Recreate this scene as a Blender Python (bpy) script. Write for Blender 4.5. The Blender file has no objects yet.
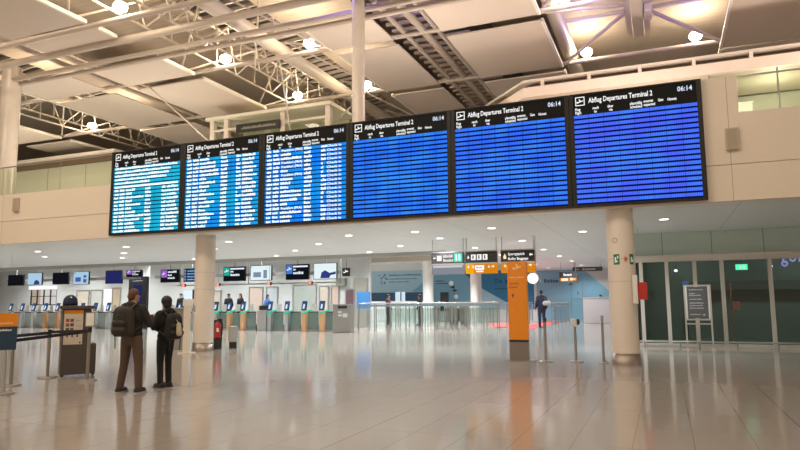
import bpy, bmesh, math, random
from mathutils import Vector, Matrix
random.seed(7)
C = bpy.context.scene.collection
PI = math.pi

# ------------------------------------------------------------------ materials
MATS = {}
def nt(m):
    m.use_nodes = True
    n = m.node_tree
    n.nodes.clear()
    o = n.nodes.new('ShaderNodeOutputMaterial')
    return n, n.nodes, n.links, o

def mat(name, col, rough=0.5, metal=0.0, var=0.06, scale=6.0, bump=0.0, spec=0.5, emit=0.0):
    if name in MATS: return MATS[name]
    m = bpy.data.materials.new(name)
    n, N, L, o = nt(m)
    b = N.new('ShaderNodeBsdfPrincipled')
    tc = N.new('ShaderNodeTexCoord')
    no = N.new('ShaderNodeTexNoise'); no.inputs['Scale'].default_value = scale; no.inputs['Detail'].default_value = 3
    L.new(tc.outputs['Object'], no.inputs['Vector'])
    rp = N.new('ShaderNodeMixRGB')
    rp.inputs[1].default_value = (*[max(0, c*(1-var)) for c in col], 1)
    rp.inputs[2].default_value = (*[min(1, c*(1+var)) for c in col], 1)
    L.new(no.outputs['Fac'], rp.inputs[0])
    L.new(rp.outputs[0], b.inputs['Base Color'])
    b.inputs['Roughness'].default_value = rough
    b.inputs['Metallic'].default_value = metal
    b.inputs['Specular IOR Level'].default_value = spec
    if bump:
        bp = N.new('ShaderNodeBump'); bp.inputs['Strength'].default_value = bump; bp.inputs['Distance'].default_value = 0.02
        L.new(no.outputs['Fac'], bp.inputs['Height']); L.new(bp.outputs[0], b.inputs['Normal'])
    if emit:
        L.new(rp.outputs[0], b.inputs['Emission Color']); b.inputs['Emission Strength'].default_value = emit
    L.new(b.outputs[0], o.inputs[0])
    MATS[name] = m
    return m

def emat(name, col, strength=1.0):
    if name in MATS: return MATS[name]
    m = bpy.data.materials.new(name)
    n, N, L, o = nt(m)
    e = N.new('ShaderNodeEmission'); e.inputs[0].default_value = (*col, 1); e.inputs[1].default_value = strength
    L.new(e.outputs[0], o.inputs[0])
    MATS[name] = m
    return m

def glass(name, tint, refl=1.0, rough=0.02):
    if name in MATS: return MATS[name]
    m = bpy.data.materials.new(name)
    n, N, L, o = nt(m)
    t = N.new('ShaderNodeBsdfTransparent'); t.inputs[0].default_value = (*tint, 1)
    g = N.new('ShaderNodeBsdfGlossy'); g.inputs['Roughness'].default_value = rough; g.inputs[0].default_value = (refl, refl, refl, 1)
    f = N.new('ShaderNodeFresnel'); f.inputs['IOR'].default_value = 1.5
    ge = N.new('ShaderNodeNewGeometry'); front = math_node(N, L, 'SUBTRACT', 1.0, ge.outputs['Backfacing'])
    tm = N.new('ShaderNodeMixRGB'); tm.inputs[1].default_value = (1, 1, 1, 1); tm.inputs[2].default_value = (*tint, 1); L.new(front, tm.inputs[0]); L.new(tm.outputs[0], t.inputs[0])
    mx = N.new('ShaderNodeMixShader')
    L.new(math_node(N, L, 'MULTIPLY', f.outputs[0], front), mx.inputs[0]); L.new(t.outputs[0], mx.inputs[1]); L.new(g.outputs[0], mx.inputs[2])
    L.new(mx.outputs[0], o.inputs[0])
    MATS[name] = m
    return m

def math_node(N, L, op, a, b=None, c=None):
    x = N.new('ShaderNodeMath'); x.operation = op
    for i, v in enumerate((a, b, c)):
        if v is None: continue
        if isinstance(v, (int, float)): x.inputs[i].default_value = v
        else: L.new(v, x.inputs[i])
    return x.outputs[0]

def floor_mat():
    m = bpy.data.materials.new('polished_stone_tiles')
    n, N, L, o = nt(m)
    b = N.new('ShaderNodeBsdfPrincipled')
    tc = N.new('ShaderNodeTexCoord'); sp = N.new('ShaderNodeSeparateXYZ'); L.new(tc.outputs['Object'], sp.inputs[0])
    T = 0.63
    def seam(v, off, w, t):
        u = math_node(N, L, 'FRACT', math_node(N, L, 'DIVIDE', math_node(N, L, 'ADD', v, off), t))
        d = math_node(N, L, 'ABSOLUTE', math_node(N, L, 'SUBTRACT', u, 0.5))
        return math_node(N, L, 'GREATER_THAN', d, 0.5 - w / t)
    s1 = seam(sp.outputs['X'], 1.04 + 63, 0.0045, T)
    s2 = seam(sp.outputs['Y'], 63, 0.004, T*2)
    s3 = seam(sp.outputs['X'], 1.04 + 63, 0.010, T*8)
    se = math_node(N, L, 'MAXIMUM', math_node(N, L, 'MAXIMUM', s1, s2), s3)
    # per-tile tone
    tx = math_node(N, L, 'FLOOR', math_node(N, L, 'DIVIDE', math_node(N, L, 'ADD', sp.outputs['X'], 1.04+63), T))
    ty = math_node(N, L, 'FLOOR', math_node(N, L, 'DIVIDE', math_node(N, L, 'ADD', sp.outputs['Y'], 63), T*2))
    cb = N.new('ShaderNodeCombineXYZ'); L.new(tx, cb.inputs[0]); L.new(ty, cb.inputs[1])
    wn = N.new('ShaderNodeTexWhiteNoise'); wn.noise_dimensions = '2D'; L.new(cb.outputs[0], wn.inputs['Vector'])
    no = N.new('ShaderNodeTexNoise'); no.inputs['Scale'].default_value = 14; no.inputs['Detail'].default_value = 5
    L.new(tc.outputs['Object'], no.inputs['Vector'])
    f = math_node(N, L, 'ADD', math_node(N, L, 'MULTIPLY', wn.outputs['Value'], 0.22), math_node(N, L, 'MULTIPLY', no.outputs['Fac'], 0.6))
    c1 = N.new('ShaderNodeMixRGB'); c1.inputs[1].default_value = (0.385, 0.34, 0.295, 1); c1.inputs[2].default_value = (0.43, 0.385, 0.34, 1)
    L.new(f, c1.inputs[0])
    c2 = N.new('ShaderNodeMixRGB'); c2.inputs[2].default_value = (0.2, 0.17, 0.145, 1)
    L.new(math_node(N, L, 'MULTIPLY', se, 0.65), c2.inputs[0]); L.new(c1.outputs[0], c2.inputs[1])
    L.new(c2.outputs[0], b.inputs['Base Color'])
    rr = math_node(N, L, 'ADD', 0.09, math_node(N, L, 'MULTIPLY', f, 0.06))
    L.new(rr, b.inputs['Roughness'])
    b.inputs['Specular IOR Level'].default_value = 0.62
    bp = N.new('ShaderNodeBump'); bp.inputs['Strength'].default_value = 0.03; bp.inputs['Distance'].default_value = 0.01
    n2 = N.new('ShaderNodeTexNoise'); n2.inputs['Scale'].default_value = 1.6; L.new(tc.outputs['Object'], n2.inputs['Vector'])
    L.new(n2.outputs['Fac'], bp.inputs['Height']); L.new(bp.outputs[0], b.inputs['Normal'])
    L.new(b.outputs[0], o.inputs[0])
    return m

def panel_mat(name, col, rough, xs, zs, seamcol, w=0.012, axis=('X', 'Z'), offx=0.0, offz=0.0):
    """painted panels with thin joints every xs / zs metres"""
    m = bpy.data.materials.new(name)
    n, N, L, o = nt(m)
    b = N.new('ShaderNodeBsdfPrincipled'); b.inputs['Roughness'].default_value = rough
    tc = N.new('ShaderNodeTexCoord'); sp = N.new('ShaderNodeSeparateXYZ'); L.new(tc.outputs['Object'], sp.inputs[0])
    fs = []
    for v, t, off in ((sp.outputs[axis[0]], xs, offx), (sp.outputs[axis[1]], zs, offz)):
        if not t: continue
        u = math_node(N, L, 'FRACT', math_node(N, L, 'DIVIDE', math_node(N, L, 'ADD', v, 100*t + off), t))
        fs.append(math_node(N, L, 'LESS_THAN', u, w / t))
    f = fs[0]
    for k in fs[1:]: f = math_node(N, L, 'MAXIMUM', f, k)
    no = N.new('ShaderNodeTexNoise'); no.inputs['Scale'].default_value = 0.7; no.inputs['Detail'].default_value = 2
    L.new(tc.outputs['Object'], no.inputs['Vector'])
    c0 = N.new('ShaderNodeMixRGB'); c0.inputs[1].default_value = (*[c*0.97 for c in col], 1); c0.inputs[2].default_value = (*[min(1, c*1.03) for c in col], 1)
    L.new(no.outputs['Fac'], c0.inputs[0])
    c = N.new('ShaderNodeMixRGB'); c.inputs[2].default_value = (*seamcol, 1)
    L.new(f, c.inputs[0]); L.new(c0.outputs[0], c.inputs[1])
    L.new(c.outputs[0], b.inputs['Base Color']); L.new(b.outputs[0], o.inputs[0])
    MATS[name] = m
    return m

def board_mat(name, ca, cb, W, H, rows, empty):
    """lit flight-board rows: bright bands between dark row lines, cells split by dark column lines"""
    m = bpy.data.materials.new(name)
    n, N, L, o = nt(m)
    tc = N.new('ShaderNodeTexCoord'); sp = N.new('ShaderNodeSeparateXYZ'); L.new(tc.outputs['Object'], sp.inputs[0])
    x, z = sp.outputs['X'], sp.outputs['Z']
    p = H / rows
    u = math_node(N, L, 'FRACT', math_node(N, L, 'DIVIDE', math_node(N, L, 'ADD', z, 10*p), p))
    row = math_node(N, L, 'GREATER_THAN', u, 0.36 if empty else .27)
    v = math_node(N, L, 'FRACT', math_node(N, L, 'DIVIDE', math_node(N, L, 'ADD', x, 10*W/8), W/8))
    cell = math_node(N, L, 'GREATER_THAN', v, 0.045)
    s = math_node(N, L, 'FRACT', math_node(N, L, 'MULTIPLY', math_node(N, L, 'ADD', x, 10), 72/W))
    st = math_node(N, L, 'ADD', math_node(N, L, 'MULTIPLY', math_node(N, L, 'GREATER_THAN', s, 0.42), 0.42 if empty else 0.1), 0.58 if empty else 0.9)
    k = math_node(N, L, 'MULTIPLY', math_node(N, L, 'MULTIPLY', row, st), math_node(N, L, 'ADD', math_node(N, L, 'MULTIPLY', cell, 0.45), 0.55))
    no = N.new('ShaderNodeTexNoise'); no.inputs['Scale'].default_value = 1.4; no.inputs['Detail'].default_value = 1
    L.new(tc.outputs['Object'], no.inputs['Vector'])
    rm = N.new('ShaderNodeMapRange'); rm.inputs[1].default_value = 0.35; rm.inputs[2].default_value = 0.65; L.new(no.outputs['Fac'], rm.inputs[0])
    c = N.new('ShaderNodeMixRGB'); c.inputs[1].default_value = (*ca, 1); c.inputs[2].default_value = (*cb, 1)
    L.new(rm.outputs[0], c.inputs[0])
    c2 = N.new('ShaderNodeMixRGB'); c2.inputs[1].default_value = (0.002, 0.006, 0.04, 1)
    L.new(k, c2.inputs[0]); L.new(c.outputs[0], c2.inputs[2])
    e = N.new('ShaderNodeEmission'); e.inputs[1].default_value = 1.2
    L.new(c2.outputs[0], e.inputs[0]); L.new(e.outputs[0], o.inputs[0])
    return m

WHITE = mat('white_paint', (0.72, 0.71, 0.68), 0.55)
CREAM = mat('cream_steel', (0.56, 0.49, 0.41), 0.45)
BEAMC = mat('cream_beam_paint', (0.46, 0.39, 0.33), 0.4)
SAIL = mat('cream_ceiling_sail', (0.64, 0.545, 0.47), 0.7, var=0.02, scale=1)
SAILEDGE = mat('white_sail_edge', (0.82, 0.77, 0.68), 0.3)
STEEL = mat('brushed_steel', (0.55, 0.54, 0.52), 0.32, 0.9)
STEELD = mat('satin_grey_metal', (0.30, 0.29, 0.28), 0.4, 0.6)
GREY = mat('grey_laminate', (0.36, 0.36, 0.35), 0.4)
LGREY = mat('light_grey_laminate', (0.58, 0.60, 0.59), 0.4)
BLACK = mat('black_plastic', (0.018, 0.018, 0.02), 0.35)
DARKBR = mat('dark_brown_grey_laminate', (0.075, 0.06, 0.05), 0.45)
ORANGE = mat('orange_panel', (0.78, 0.25, 0.008), 0.4, var=0.03)
NAVY = mat('navy_panel', (0.012, 0.045, 0.085), 0.45)
ROOFDK = mat('dark_roof_glazing', (0.045, 0.04, 0.038), 0.35)
ROOFLT = panel_mat('beige_roof_boards', (0.50, 0.42, 0.34), 0.7, 0.35, 0, (0.36, 0.30, 0.24), 0.02, ('Y', 'Z'))
RED = mat('red_enamel', (0.45, 0.02, 0.012), 0.3)
GREEN = mat('green_sign', (0.004, 0.16, 0.06), 0.4)
WLIT = emat('white_lettering', (1.0, 1.0, 0.97), 1.1)
WPAINT = mat('white_print', (0.85, 0.85, 0.82), 0.5)
DPRINT = mat('dark_print', (0.03, 0.03, 0.035), 0.5)
LAMP = emat('warm_lamp_face', (1.0, 0.86, 0.62), 60.0)
DOWN = emat('downlight_face', (1.0, 0.98, 0.93), 7.0)
BALG = glass('greenish_balustrade_glass', (0.80, 0.86, 0.76))
CLEAR = glass('clear_glass', (0.88, 0.93, 0.91))
DOORG = glass('dark_door_glass', (0.60, 0.72, 0.66), 1.0)

# ------------------------------------------------------------------ mesh builder
class MB:
    def __init__(s): s.v = []; s.f = []; s.sm = []
    def add(s, vs, fs, smooth=False):
        o = len(s.v); s.v += [tuple(v) for v in vs]
        for f in fs: s.f.append(tuple(i+o for i in f)); s.sm.append(smooth)
        return s
    def box(s, x0, x1, y0, y1, z0, z1, rz=0, piv=None):
        vs = [(x, y, z) for z in (z0, z1) for y in (y0, y1) for x in (x0, x1)]
        if rz:
            px, py = piv or ((x0+x1)/2, (y0+y1)/2); c, n = math.cos(rz), math.sin(rz)
            vs = [(px+(x-px)*c-(y-py)*n, py+(x-px)*n+(y-py)*c, z) for x, y, z in vs]
        return s.add(vs, [(0,2,3,1),(4,5,7,6),(0,1,5,4),(2,6,7,3),(0,4,6,2),(1,3,7,5)])
    def tube(s, a, b, r, n=10, r2=None, caps=True):
        a, b = Vector(a), Vector(b); d = (b-a).normalized()
        u = d.orthogonal().normalized(); w = d.cross(u); r2 = r if r2 is None else r2
        vs = []
        for p, rr in ((a, r), (b, r2)):
            for i in range(n):
                t = 2*PI*i/n; vs.append(p + u*math.cos(t)*rr + w*math.sin(t)*rr)
        s.add(vs, [(i, (i+1) % n, n+(i+1) % n, n+i) for i in range(n)], True)
        if caps: s.add(vs, [tuple(range(n-1, -1, -1)), tuple(range(n, 2*n))])
        return s
    def bar(s, a, b, w, h):
        """rectangular bar from a to b, w wide (horizontal), h high"""
        a, b = Vector(a), Vector(b); d = (b-a).normalized()
        up = Vector((0, 0, 1)) if abs(d.z) < 0.95 else Vector((0, 1, 0))
        u = d.cross(up).normalized()*w/2; v = u.cross(d).normalized()*h/2
        vs = [p + i*u + j*v for p in (a, b) for i, j in ((-1,-1),(1,-1),(1,1),(-1,1))]
        return s.add(vs, [(0,1,2,3),(7,6,5,4),(0,4,5,1),(1,5,6,2),(2,6,7,3),(3,7,4,0)])
    def lathe(s, prof, cx=0, cy=0, n=24):
        vs = [(cx+r*math.cos(2*PI*i/n), cy+r*math.sin(2*PI*i/n), z) for r, z in prof for i in range(n)]
        fs = [(k*n+i, k*n+(i+1) % n, (k+1)*n+(i+1) % n, (k+1)*n+i) for k in range(len(prof)-1) for i in range(n)]
        return s.add(vs, fs, True)
    def ell(s, c, r, n=14, m=9, z0=-1.0):
        vs = []; cx, cy, cz = c
        for k in range(m+1):
            t = -PI/2 + PI*k/m
            zz = max(math.sin(t), z0)
            rr = math.sqrt(max(0, 1-zz*zz)) if zz > z0 or z0 == -1 else math.sqrt(1-z0*z0)*(1 if math.sin(t) > z0 - 0.5 else 0.02)
            for i in range(n):
                a = 2*PI*i/n; vs.append((cx+r[0]*rr*math.cos(a), cy+r[1]*rr*math.sin(a), cz+r[2]*zz))
        return s.add(vs, [(k*n+i, k*n+(i+1) % n, (k+1)*n+(i+1) % n, (k+1)*n+i) for k in range(m) for i in range(n)], True)
    def cap(s, a, b, ra, rb, n=12):
        """tapered capsule"""
        s.tube(a, b, ra, n, rb); s.ell(a, (ra,)*3, n, 8); s.ell(b, (rb,)*3, n, 8); return s
    def prism(s, pts, y0, y1):
        """polygon in the XZ plane (counter-clockwise seen from -Y) between y0 and y1"""
        n = len(pts)
        vs = [(x, y0, z) for x, z in pts] + [(x, y1, z) for x, z in pts]
        return s.add(vs, [tuple(range(n)), tuple(range(2*n-1, n-1, -1))] + [(i+n, (i+1) % n+n, (i+1) % n, i) for i in range(n)])
    def arc(s, cx, cy, r, a0, a1, z0, z1, t=0.006, n=8):
        """curved plate on a column, angles in degrees"""
        vs = []
        for k in range(n+1):
            a = math.radians(a0+(a1-a0)*k/n)
            for rr in (r, r+t):
                for z in (z0, z1): vs.append((cx+rr*math.cos(a), cy+rr*math.sin(a), z))
        fs = []
        for k in range(n):
            o = 4*k; q = o+4
            fs += [(o+2, q+2, q+3, o+3), (o, o+1, q+1, q), (o+1, o+3, q+3, q+1), (o, q, q+2, o+2)]
        fs += [(0, 2, 3, 1), (4*n, 4*n+1, 4*n+3, 4*n+2)]
        return s.add(vs, fs)
    def mesh(s, name):
        me = bpy.data.meshes.new(name); me.from_pydata(s.v, [], s.f)
        me.polygons.foreach_set('use_smooth', s.sm); me.update(); return me
    def build(s, name, m, parent=None, loc=None, bevel=0):
        o = bpy.data.objects.new(name, s.mesh(name)); C.objects.link(o)
        o.data.materials.append(m)
        if parent: o.parent = parent
        if loc: o.location = loc
        if bevel:
            b = o.modifiers.new('Bevel', 'BEVEL'); b.width = bevel; b.segments = 2; b.limit_method = 'ANGLE'
        return o

def tag(o, label=None, cat=None, group=None, kind=None):
    if label: o['label'] = label
    if cat: o['category'] = cat
    if group: o['group'] = group
    if kind: o['kind'] = kind
    return o
def thing(name, label, cat, loc=(0, 0, 0), rz=0, group=None):
    o = bpy.data.objects.new(name, None); C.objects.link(o); o.empty_display_size = 0.2
    o.location = loc; o.rotation_euler = (0, 0, rz)
    return tag(o, label, cat, group)
def struct(name, mb, m, parent=None, bevel=0):
    o = mb.build(name, m, parent, bevel=bevel)
    if not parent: o['kind'] = 'structure'
    return o
def copy_tree(o, parent=None):
    c = o.copy(); C.objects.link(c)
    if parent: c.parent = parent
    for ch in list(o.children): copy_tree(ch, c)
    return c

_tc = {}
def text_mesh(s, bold=0.0):
    if (s, bold) in _tc: return _tc[(s, bold)]
    cu = bpy.data.curves.new('t', 'FONT'); cu.body = s; cu.size = 1; cu.resolution_u = 2; cu.offset = bold
    o = bpy.data.objects.new('t', cu); C.objects.link(o)
    dg = bpy.context.evaluated_depsgraph_get(); dg.update()
    me = bpy.data.meshes.new_from_object(o.evaluated_get(dg))
    vs = [tuple(v.co) for v in me.vertices]; fs = [tuple(p.vertices) for p in me.polygons]
    bpy.data.objects.remove(o); bpy.data.curves.remove(cu); bpy.data.meshes.remove(me)
    _tc[(s, bold)] = (vs, fs)
    return vs, fs
def put_text(mb, s, x, y, z, size, width=None, bold=0.0, face='-Y'):
    vs, fs = text_mesh(s, bold)
    if not vs: return mb
    x0 = min(v[0] for v in vs); x1 = max(v[0] for v in vs)
    sx = size if width is None else width/(x1-x0)
    out = [(x+(v[0]-x0)*sx, y, z+v[1]*size) for v in vs]
    return mb.add(out, fs)
def glyphs(mb, x, y, z, w, h, cw=None, seed=0):
    """a run of small unreadable letter shapes, w wide and h high"""
    rnd = random.Random(seed*977+int(x*1000)+int(z*1777)); cw = cw or h*0.55; t = x
    while t < x+w-cw*0.4:
        c = cw*rnd.choice((0.5, 0.8, 1, 1, 1.15)); hh = h*rnd.choice((0.72, 0.72, 0.8, 1, 1))
        mb.prism([(t, z), (t+c*0.8, z), (t+c*0.8, z+hh*rnd.choice((1, 1, .8))), (t, z+hh)], y-0.002, y); t += c
    return mb
ARROWS = {
 'left': [(0,.5),(.45,.05),(.45,.35),(1,.35),(1,.65),(.45,.65),(.45,.95)],
 'right': [(1,.5),(.55,.95),(.55,.65),(0,.65),(0,.35),(.55,.35),(.55,.05)],
 'up': [(.5,1),(.05,.55),(.36,.55),(.36,0),(.64,0),(.64,.55),(.95,.55)],
 'down': [(.5,0),(.95,.45),(.64,.45),(.64,1),(.36,1),(.36,.45),(.05,.45)]}
def arrow(mb, d, x, y, z, s):
    return mb.prism([(x+a*s, z+b*s) for a, b in ARROWS[d]], y-0.003, y)
PLANE = [(0,.32),(.1,.26),(.95,.55),(1,.64),(.9,.68),(.66,.6),(.42,.9),(.33,.87),(.46,.54),(.2,.45),(.08,.55),(.02,.53)]
def plane(mb, x, y, z, s):
    return mb.prism([(x+a*s, z+b*s) for a, b in PLANE], y-0.003, y)

# ------------------------------------------------------------------ floor, lower ceiling, fascia
FLOOR = floor_mat()
struct('floor', MB().box(-75, 12, -12, 55, -0.2, 0), FLOOR)
SOFF = panel_mat('pale_soffit_panels', (0.70, 0.745, 0.76), 0.45, 2.55, 9.7, (0.40, 0.40, 0.39), 0.018, ('X', 'Y'), 0.75, 2.0)
struct('ceiling_lower', MB().box(-75, -9.2, 16.75, 27.9, 3.9, 4.25).box(-9.2, 9, 16.75, 52, 3.9, 4.25), SOFF)
struct('ceiling_rear', MB().box(-75, -9.2, 28.1, 52, 4.75, 4.9), SOFF)
struct('trim_1', MB().box(-75, -9.25, 27.9, 28.1, 3.72, 4.9), mat('grey_bulkhead', (0.42, 0.42, 0.40), 0.5))
FASC = panel_mat('warm_fascia_panels', (0.66, 0.575, 0.475), 0.55, 6.2, 0, (0.38, 0.31, 0.23), 0.016, ('X', 'Z'), 4.6)
f1 = struct('wall_fascia', MB().box(-75, 12, 16.55, 16.75, 3.87, 4.72).box(-75, 1.84, 16.55, 16.75, 4.735, 5.75).box(1.841, 12, 16.55, 16.75, 4.735, 5.96).box(1.05, 1.84, 16.55, 16.75, 5.75, 6.86).box(-75, 12, 16.6, 16.74, 4.71, 4.74), FASC)

# glass balustrade on the fascia
for nm, xs in (('balustrade_left', [-60+3.05*i for i in range(15)]), ('balustrade_right', [1.86, 5.0, 8.2, 11.4])):
    e = bpy.data.objects.new(nm, None); C.objects.link(e); e['kind'] = 'structure'
    for a, b in zip(xs, xs[1:]):
        MB().box(a+.012, b-.012, 16.64, 16.66, 5.752, 6.84).build('glass_panel', BALG, e)
    MB().box(xs[0], xs[-1], 16.63, 16.67, 6.842, 6.875).build('top_rail', STEELD, e)
    for a in xs[1:-1]:
        MB().box(a-.008, a+.008, 16.63, 16.638, 5.752, 6.84).build('joint_strip', STEELD, e)

# ------------------------------------------------------------------ columns
def column(x, y, r, z0, z1, m, foot=0.28):
    o = struct('column', MB().lathe([(r, z0+foot), (r, z1)], x, y, 40), m)
    if foot:
        MB().lathe([(r+.012, z0), (r+.012, z0+foot), (r, z0+foot)], x, y, 40).build('steel_foot', mat('foot_steel', (.36, .31, .27), .42, .85), o)
    for z in (2.05, 2.62):
        if r == .335: MB().lathe([(r+.0015, z), (r+.0015, z+.008)], x, y, 40).build('joint_line', mat('joint', (.4, .36, .31), .6), o)
    return o
COLM = mat('cream_column_paint', (0.72, 0.645, 0.56), 0.42, var=0.02)
column(-.97, 17.15, .335, 0, 3.9, COLM)
column(-14.5, 17.7, .335, 0, 3.9, COLM)
column(-17.2, 47.6, .42, 0, 4.75, WHITE, 0)
column(-13.45, 47.6, .30, 0, 4.75, WHITE, 0)
column(-32.3, 33.2, .40, 0, 4.75, WHITE, 0)
UPC = mat('upper_column_paint', (0.70, 0.62, 0.53), 0.22)
column(-8.45, 17.25, .20, 4.25, 16, UPC, 0)
column(-25.2, 18.0, .38, 4.25, 11.6, UPC, 0)

# column fittings: signs on the right column (angles: 270 faces the hall)
def sign_plate(name, label, a0, a1, z0, z1, m, cat='sign', group=None):
    return tag(MB().arc(-.97, 17.15, .336, a0, a1, z0, z1).build(name, m), label, cat, group)
s = sign_plate('safety_sign', 'left of two small green safety signs on the right round column', 241, 266, 2.47, 2.73, GREEN, group='green signs on the column')
mb = MB(); mb.arc(-.97, 17.15, .3425, 246, 253, 2.52, 2.66, .002).arc(-.97, 17.15, .3425, 253, 259, 2.53, 2.57, .002).arc(-.97, 17.15, .3425, 257, 262, 2.62, 2.69, .002)
mb.build('pictogram', WPAINT, s)
s = sign_plate('safety_sign', 'right of two small green safety signs, at the right edge of the round column', 309, 330, 2.47, 2.73, GREEN, group='green signs on the column')
MB().arc(-.97, 17.15, .3425, 314, 321, 2.52, 2.66, .002).arc(-.97, 17.15, .3425, 321, 326, 2.53, 2.6, .002).build('pictogram', WPAINT, s)
REDP = mat('red_print', (.6, .06, .04), .5)
tag(MB().arc(-.97, 17.15, .336, 284, 298, 2.585, 2.615, .003).arc(-.97, 17.15, .336, 287, 291, 2.53, 2.67, .003).arc(-.97, 17.15, .336, 293, 297, 2.55, 2.65, .003).build('fire_symbol', REDP), 'red fire symbol between two green signs on round column', 'symbol')
ring = MB()
for k in range(16):
    a = 2*PI*k/16; b = 2*PI*(k+1)/16
    f = lambda t, rr: (-.97+.338*math.cos(math.radians(250)+rr*math.cos(t)/.338), 17.15+.338*math.sin(math.radians(250)+rr*math.cos(t)/.338), 3.08+rr*math.sin(t))
    ring.add([f(a, .05), f(b, .05), f(b, .065), f(a, .065)], [(0, 1, 2, 3)])
tag(ring.build('ring_emblem', mat('brown_print', (.3, .16, .1), .5)), 'small brown ring emblem high on the right round column', 'emblem')
t = thing('fire_alarm_box', 'red box with white side panel mounted on right round column', 'fire box', (-.60, 16.9, 1.5))
MB().box(-.115, .0, -.2, .04, 0, .7).build('side_panel', WHITE, t, bevel=.01)
MB().box(.002, .22, -.17, .1, .1, .52).build('red_case', RED, t, bevel=.015)

# ------------------------------------------------------------------ departure boards
XB = [-17.6, -14.47, -11.37, -8.32, -5.2, -2.02, 1.08]
COLS = [((.01,.36,.56),(.015,.46,.68)), ((.01,.38,.70),(.01,.26,.75)), ((.01,.29,.82),(.01,.20,.80)),
        ((.04,.28,1.0),(.025,.17,.95)), ((.05,.25,1.0),(.035,.15,.98)), ((.06,.22,1.0),(.075,.13,1.0))]
BL = ['leftmost of six hanging departure boards, cyan rows crowded with white text',
      'second departure board from left, cyan blue rows with white flight text',
      'third departure board from left, blue rows with white flight text',
      'fourth departure board from left, empty plain blue rows',
      'second departure board from right, empty deep blue rows',
      'rightmost departure board at the end of the row, empty violet blue rows']
FRAME = mat('board_frame', (.016, .014, .012), .5, spec=.25); HEADB = mat('board_header', (.004, .004, .004), .6, spec=.15)
for i in range(6):
    x0, x1 = XB[i], XB[i+1]; W = x1-x0-.012; H = 2.92
    t = thing('departure_board', BL[i], 'departure board', (x0, 16.549, 3.92), 0, 'departure boards over the hall')
    f = MB().box(0, .105, -.15, 0, 0, H).box(W-.105, W, -.15, 0, 0, H).box(.105, W-.105, -.15, 0, 0, .05).box(.105, W-.105, -.15, 0, H-.03, H).box(.105, W-.105, -.06, 0, .05, H-.03)
    f.build('frame', FRAME, t)
    sw = W-.21; hh = .53; rh = H-.08-hh
    MB().box(.106, W-.106, -.125, -.061, H-.03-hh, H-.031).build('header_panel', HEADB, t)
    sc = MB().box(0, sw-.002, -.06, 0, 0, rh-.001).build('screen', board_mat('board_rows_%d' % i, COLS[i][0], COLS[i][1], sw, rh, 18, i > 2), t, (.106, -.062, .051))
    ic = MB(); zx = H-.03-hh
    for q in ((0,.23,0,.02),(0,.23,.21,.23),(0,.02,.02,.21),(.21,.23,.02,.21)):
        ic.box(.16+q[0], .16+q[1], -.130, -.126, zx+.25+q[2], zx+.25+q[3])
    plane(ic, .19, -.126, zx+.27, .17)
    ic.build('plane_icon', WLIT, t)
    put_text(MB(), 'Abflug Departures Terminal 2', .48, -.127, zx+.30, .185, 1.52, .016).build('title', WLIT, t)
    put_text(MB(), '06:14', W-.105-.42, -.127, zx+.32, .17, .33, .02).build('clock', emat('clock_digits', (.75, .85, 1), 1), t)
    mb = MB()
    for s2, fx, lw, z in (('Flug', .015, .13, .12), ('Flight', .015, .15, .03), ('nach', .165, .15, .12), ('to', .175, .07, .03), ('über', .29, .14, .12), ('via', .30, .09, .03),
                          ('planmäßig', .475, .28, .12), ('scheduled', .475, .28, .03), ('erwartet', .585, .22, .14), ('expected', .585, .26, .05), ('Gate', .70, .12, .13), ('Hinweis', .775, .2, .12)):
        put_text(mb, s2, .106+fx*sw, -.127, zx+z, .10, lw, .022)
    mb.build('title_lettering', WLIT, t)
    if i < 3:
        mb = MB(); p = rh/18; rnd = random.Random(20+i)
        for k in range(18):
            z = .051+rh-(k+1)*p+p*.33; h = p*.60; X = lambda q: .106+q*sw
            Y = -.124
            if i == 0 and k < 5:
                glyphs(mb, X(.02), Y, z, sw*(.95, .85, .83, .78, .55)[k], h, .1, k); continue
            if i == 0 and k == 5:
                mb.box(X(.02), X(.97), Y-.002, Y, z-p*.05, z+p*.45); continue
            glyphs(mb, X(.025), Y, z, sw*.06, h, .06, k); glyphs(mb, X(.105), Y, z, sw*.075, h, .06, k)
            if i == 2 and k in (0, 3, 4, 6, 14): put_text(mb, 'Frankfurt (FRA)', X(.21), Y-.001, z, h*1.3, sw*.26, .025)
            else: glyphs(mb, X(.20), Y, z, sw*rnd.choice((.1, .13, .16, .22, .27)), h, .07, k)
            glyphs(mb, X(.495), Y, z, sw*.085, h, .06, k)
            if i == 0:
                glyphs(mb, X(.74), Y, z, sw*.06, h, .06, k); glyphs(mb, X(.815), Y, z, sw*rnd.choice((.12, .14, .16, .17)), h, .07, k)
            else:
                glyphs(mb, X(.70), Y, z, sw*rnd.choice((.06, .065, .03)), h, .06, k)
                if i == 2: put_text(mb, 'Check in', X(.77), Y-.001, z, h*1.3, sw*.17, .02)
                else: glyphs(mb, X(.78), Y, z, sw*rnd.choice((.13, .15, .18)), h, .07, k)
        mb.build('flight_lettering', emat('row_lettering', (.95, 1, 1), 1.25), t)

# fascia fittings
for x, lab in ((1.52, 'tan wall speaker right of the departure boards'), (-22.55, 'tan wall speaker left of the departure boards')):
    t = thing('wall_speaker', lab, 'speaker', (x, 16.548, 5.06), 0, 'speakers on the fascia')
    MB().box(0, .27, -.10, 0, 0, .52).build('case', mat('tan_metal', (.42, .35, .26), .4), t, bevel=.01)
    MB().box(.03, .24, -.106, -.101, .03, .49).build('grille', mat('tan_mesh', (.34, .285, .215), .6), t)

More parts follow.
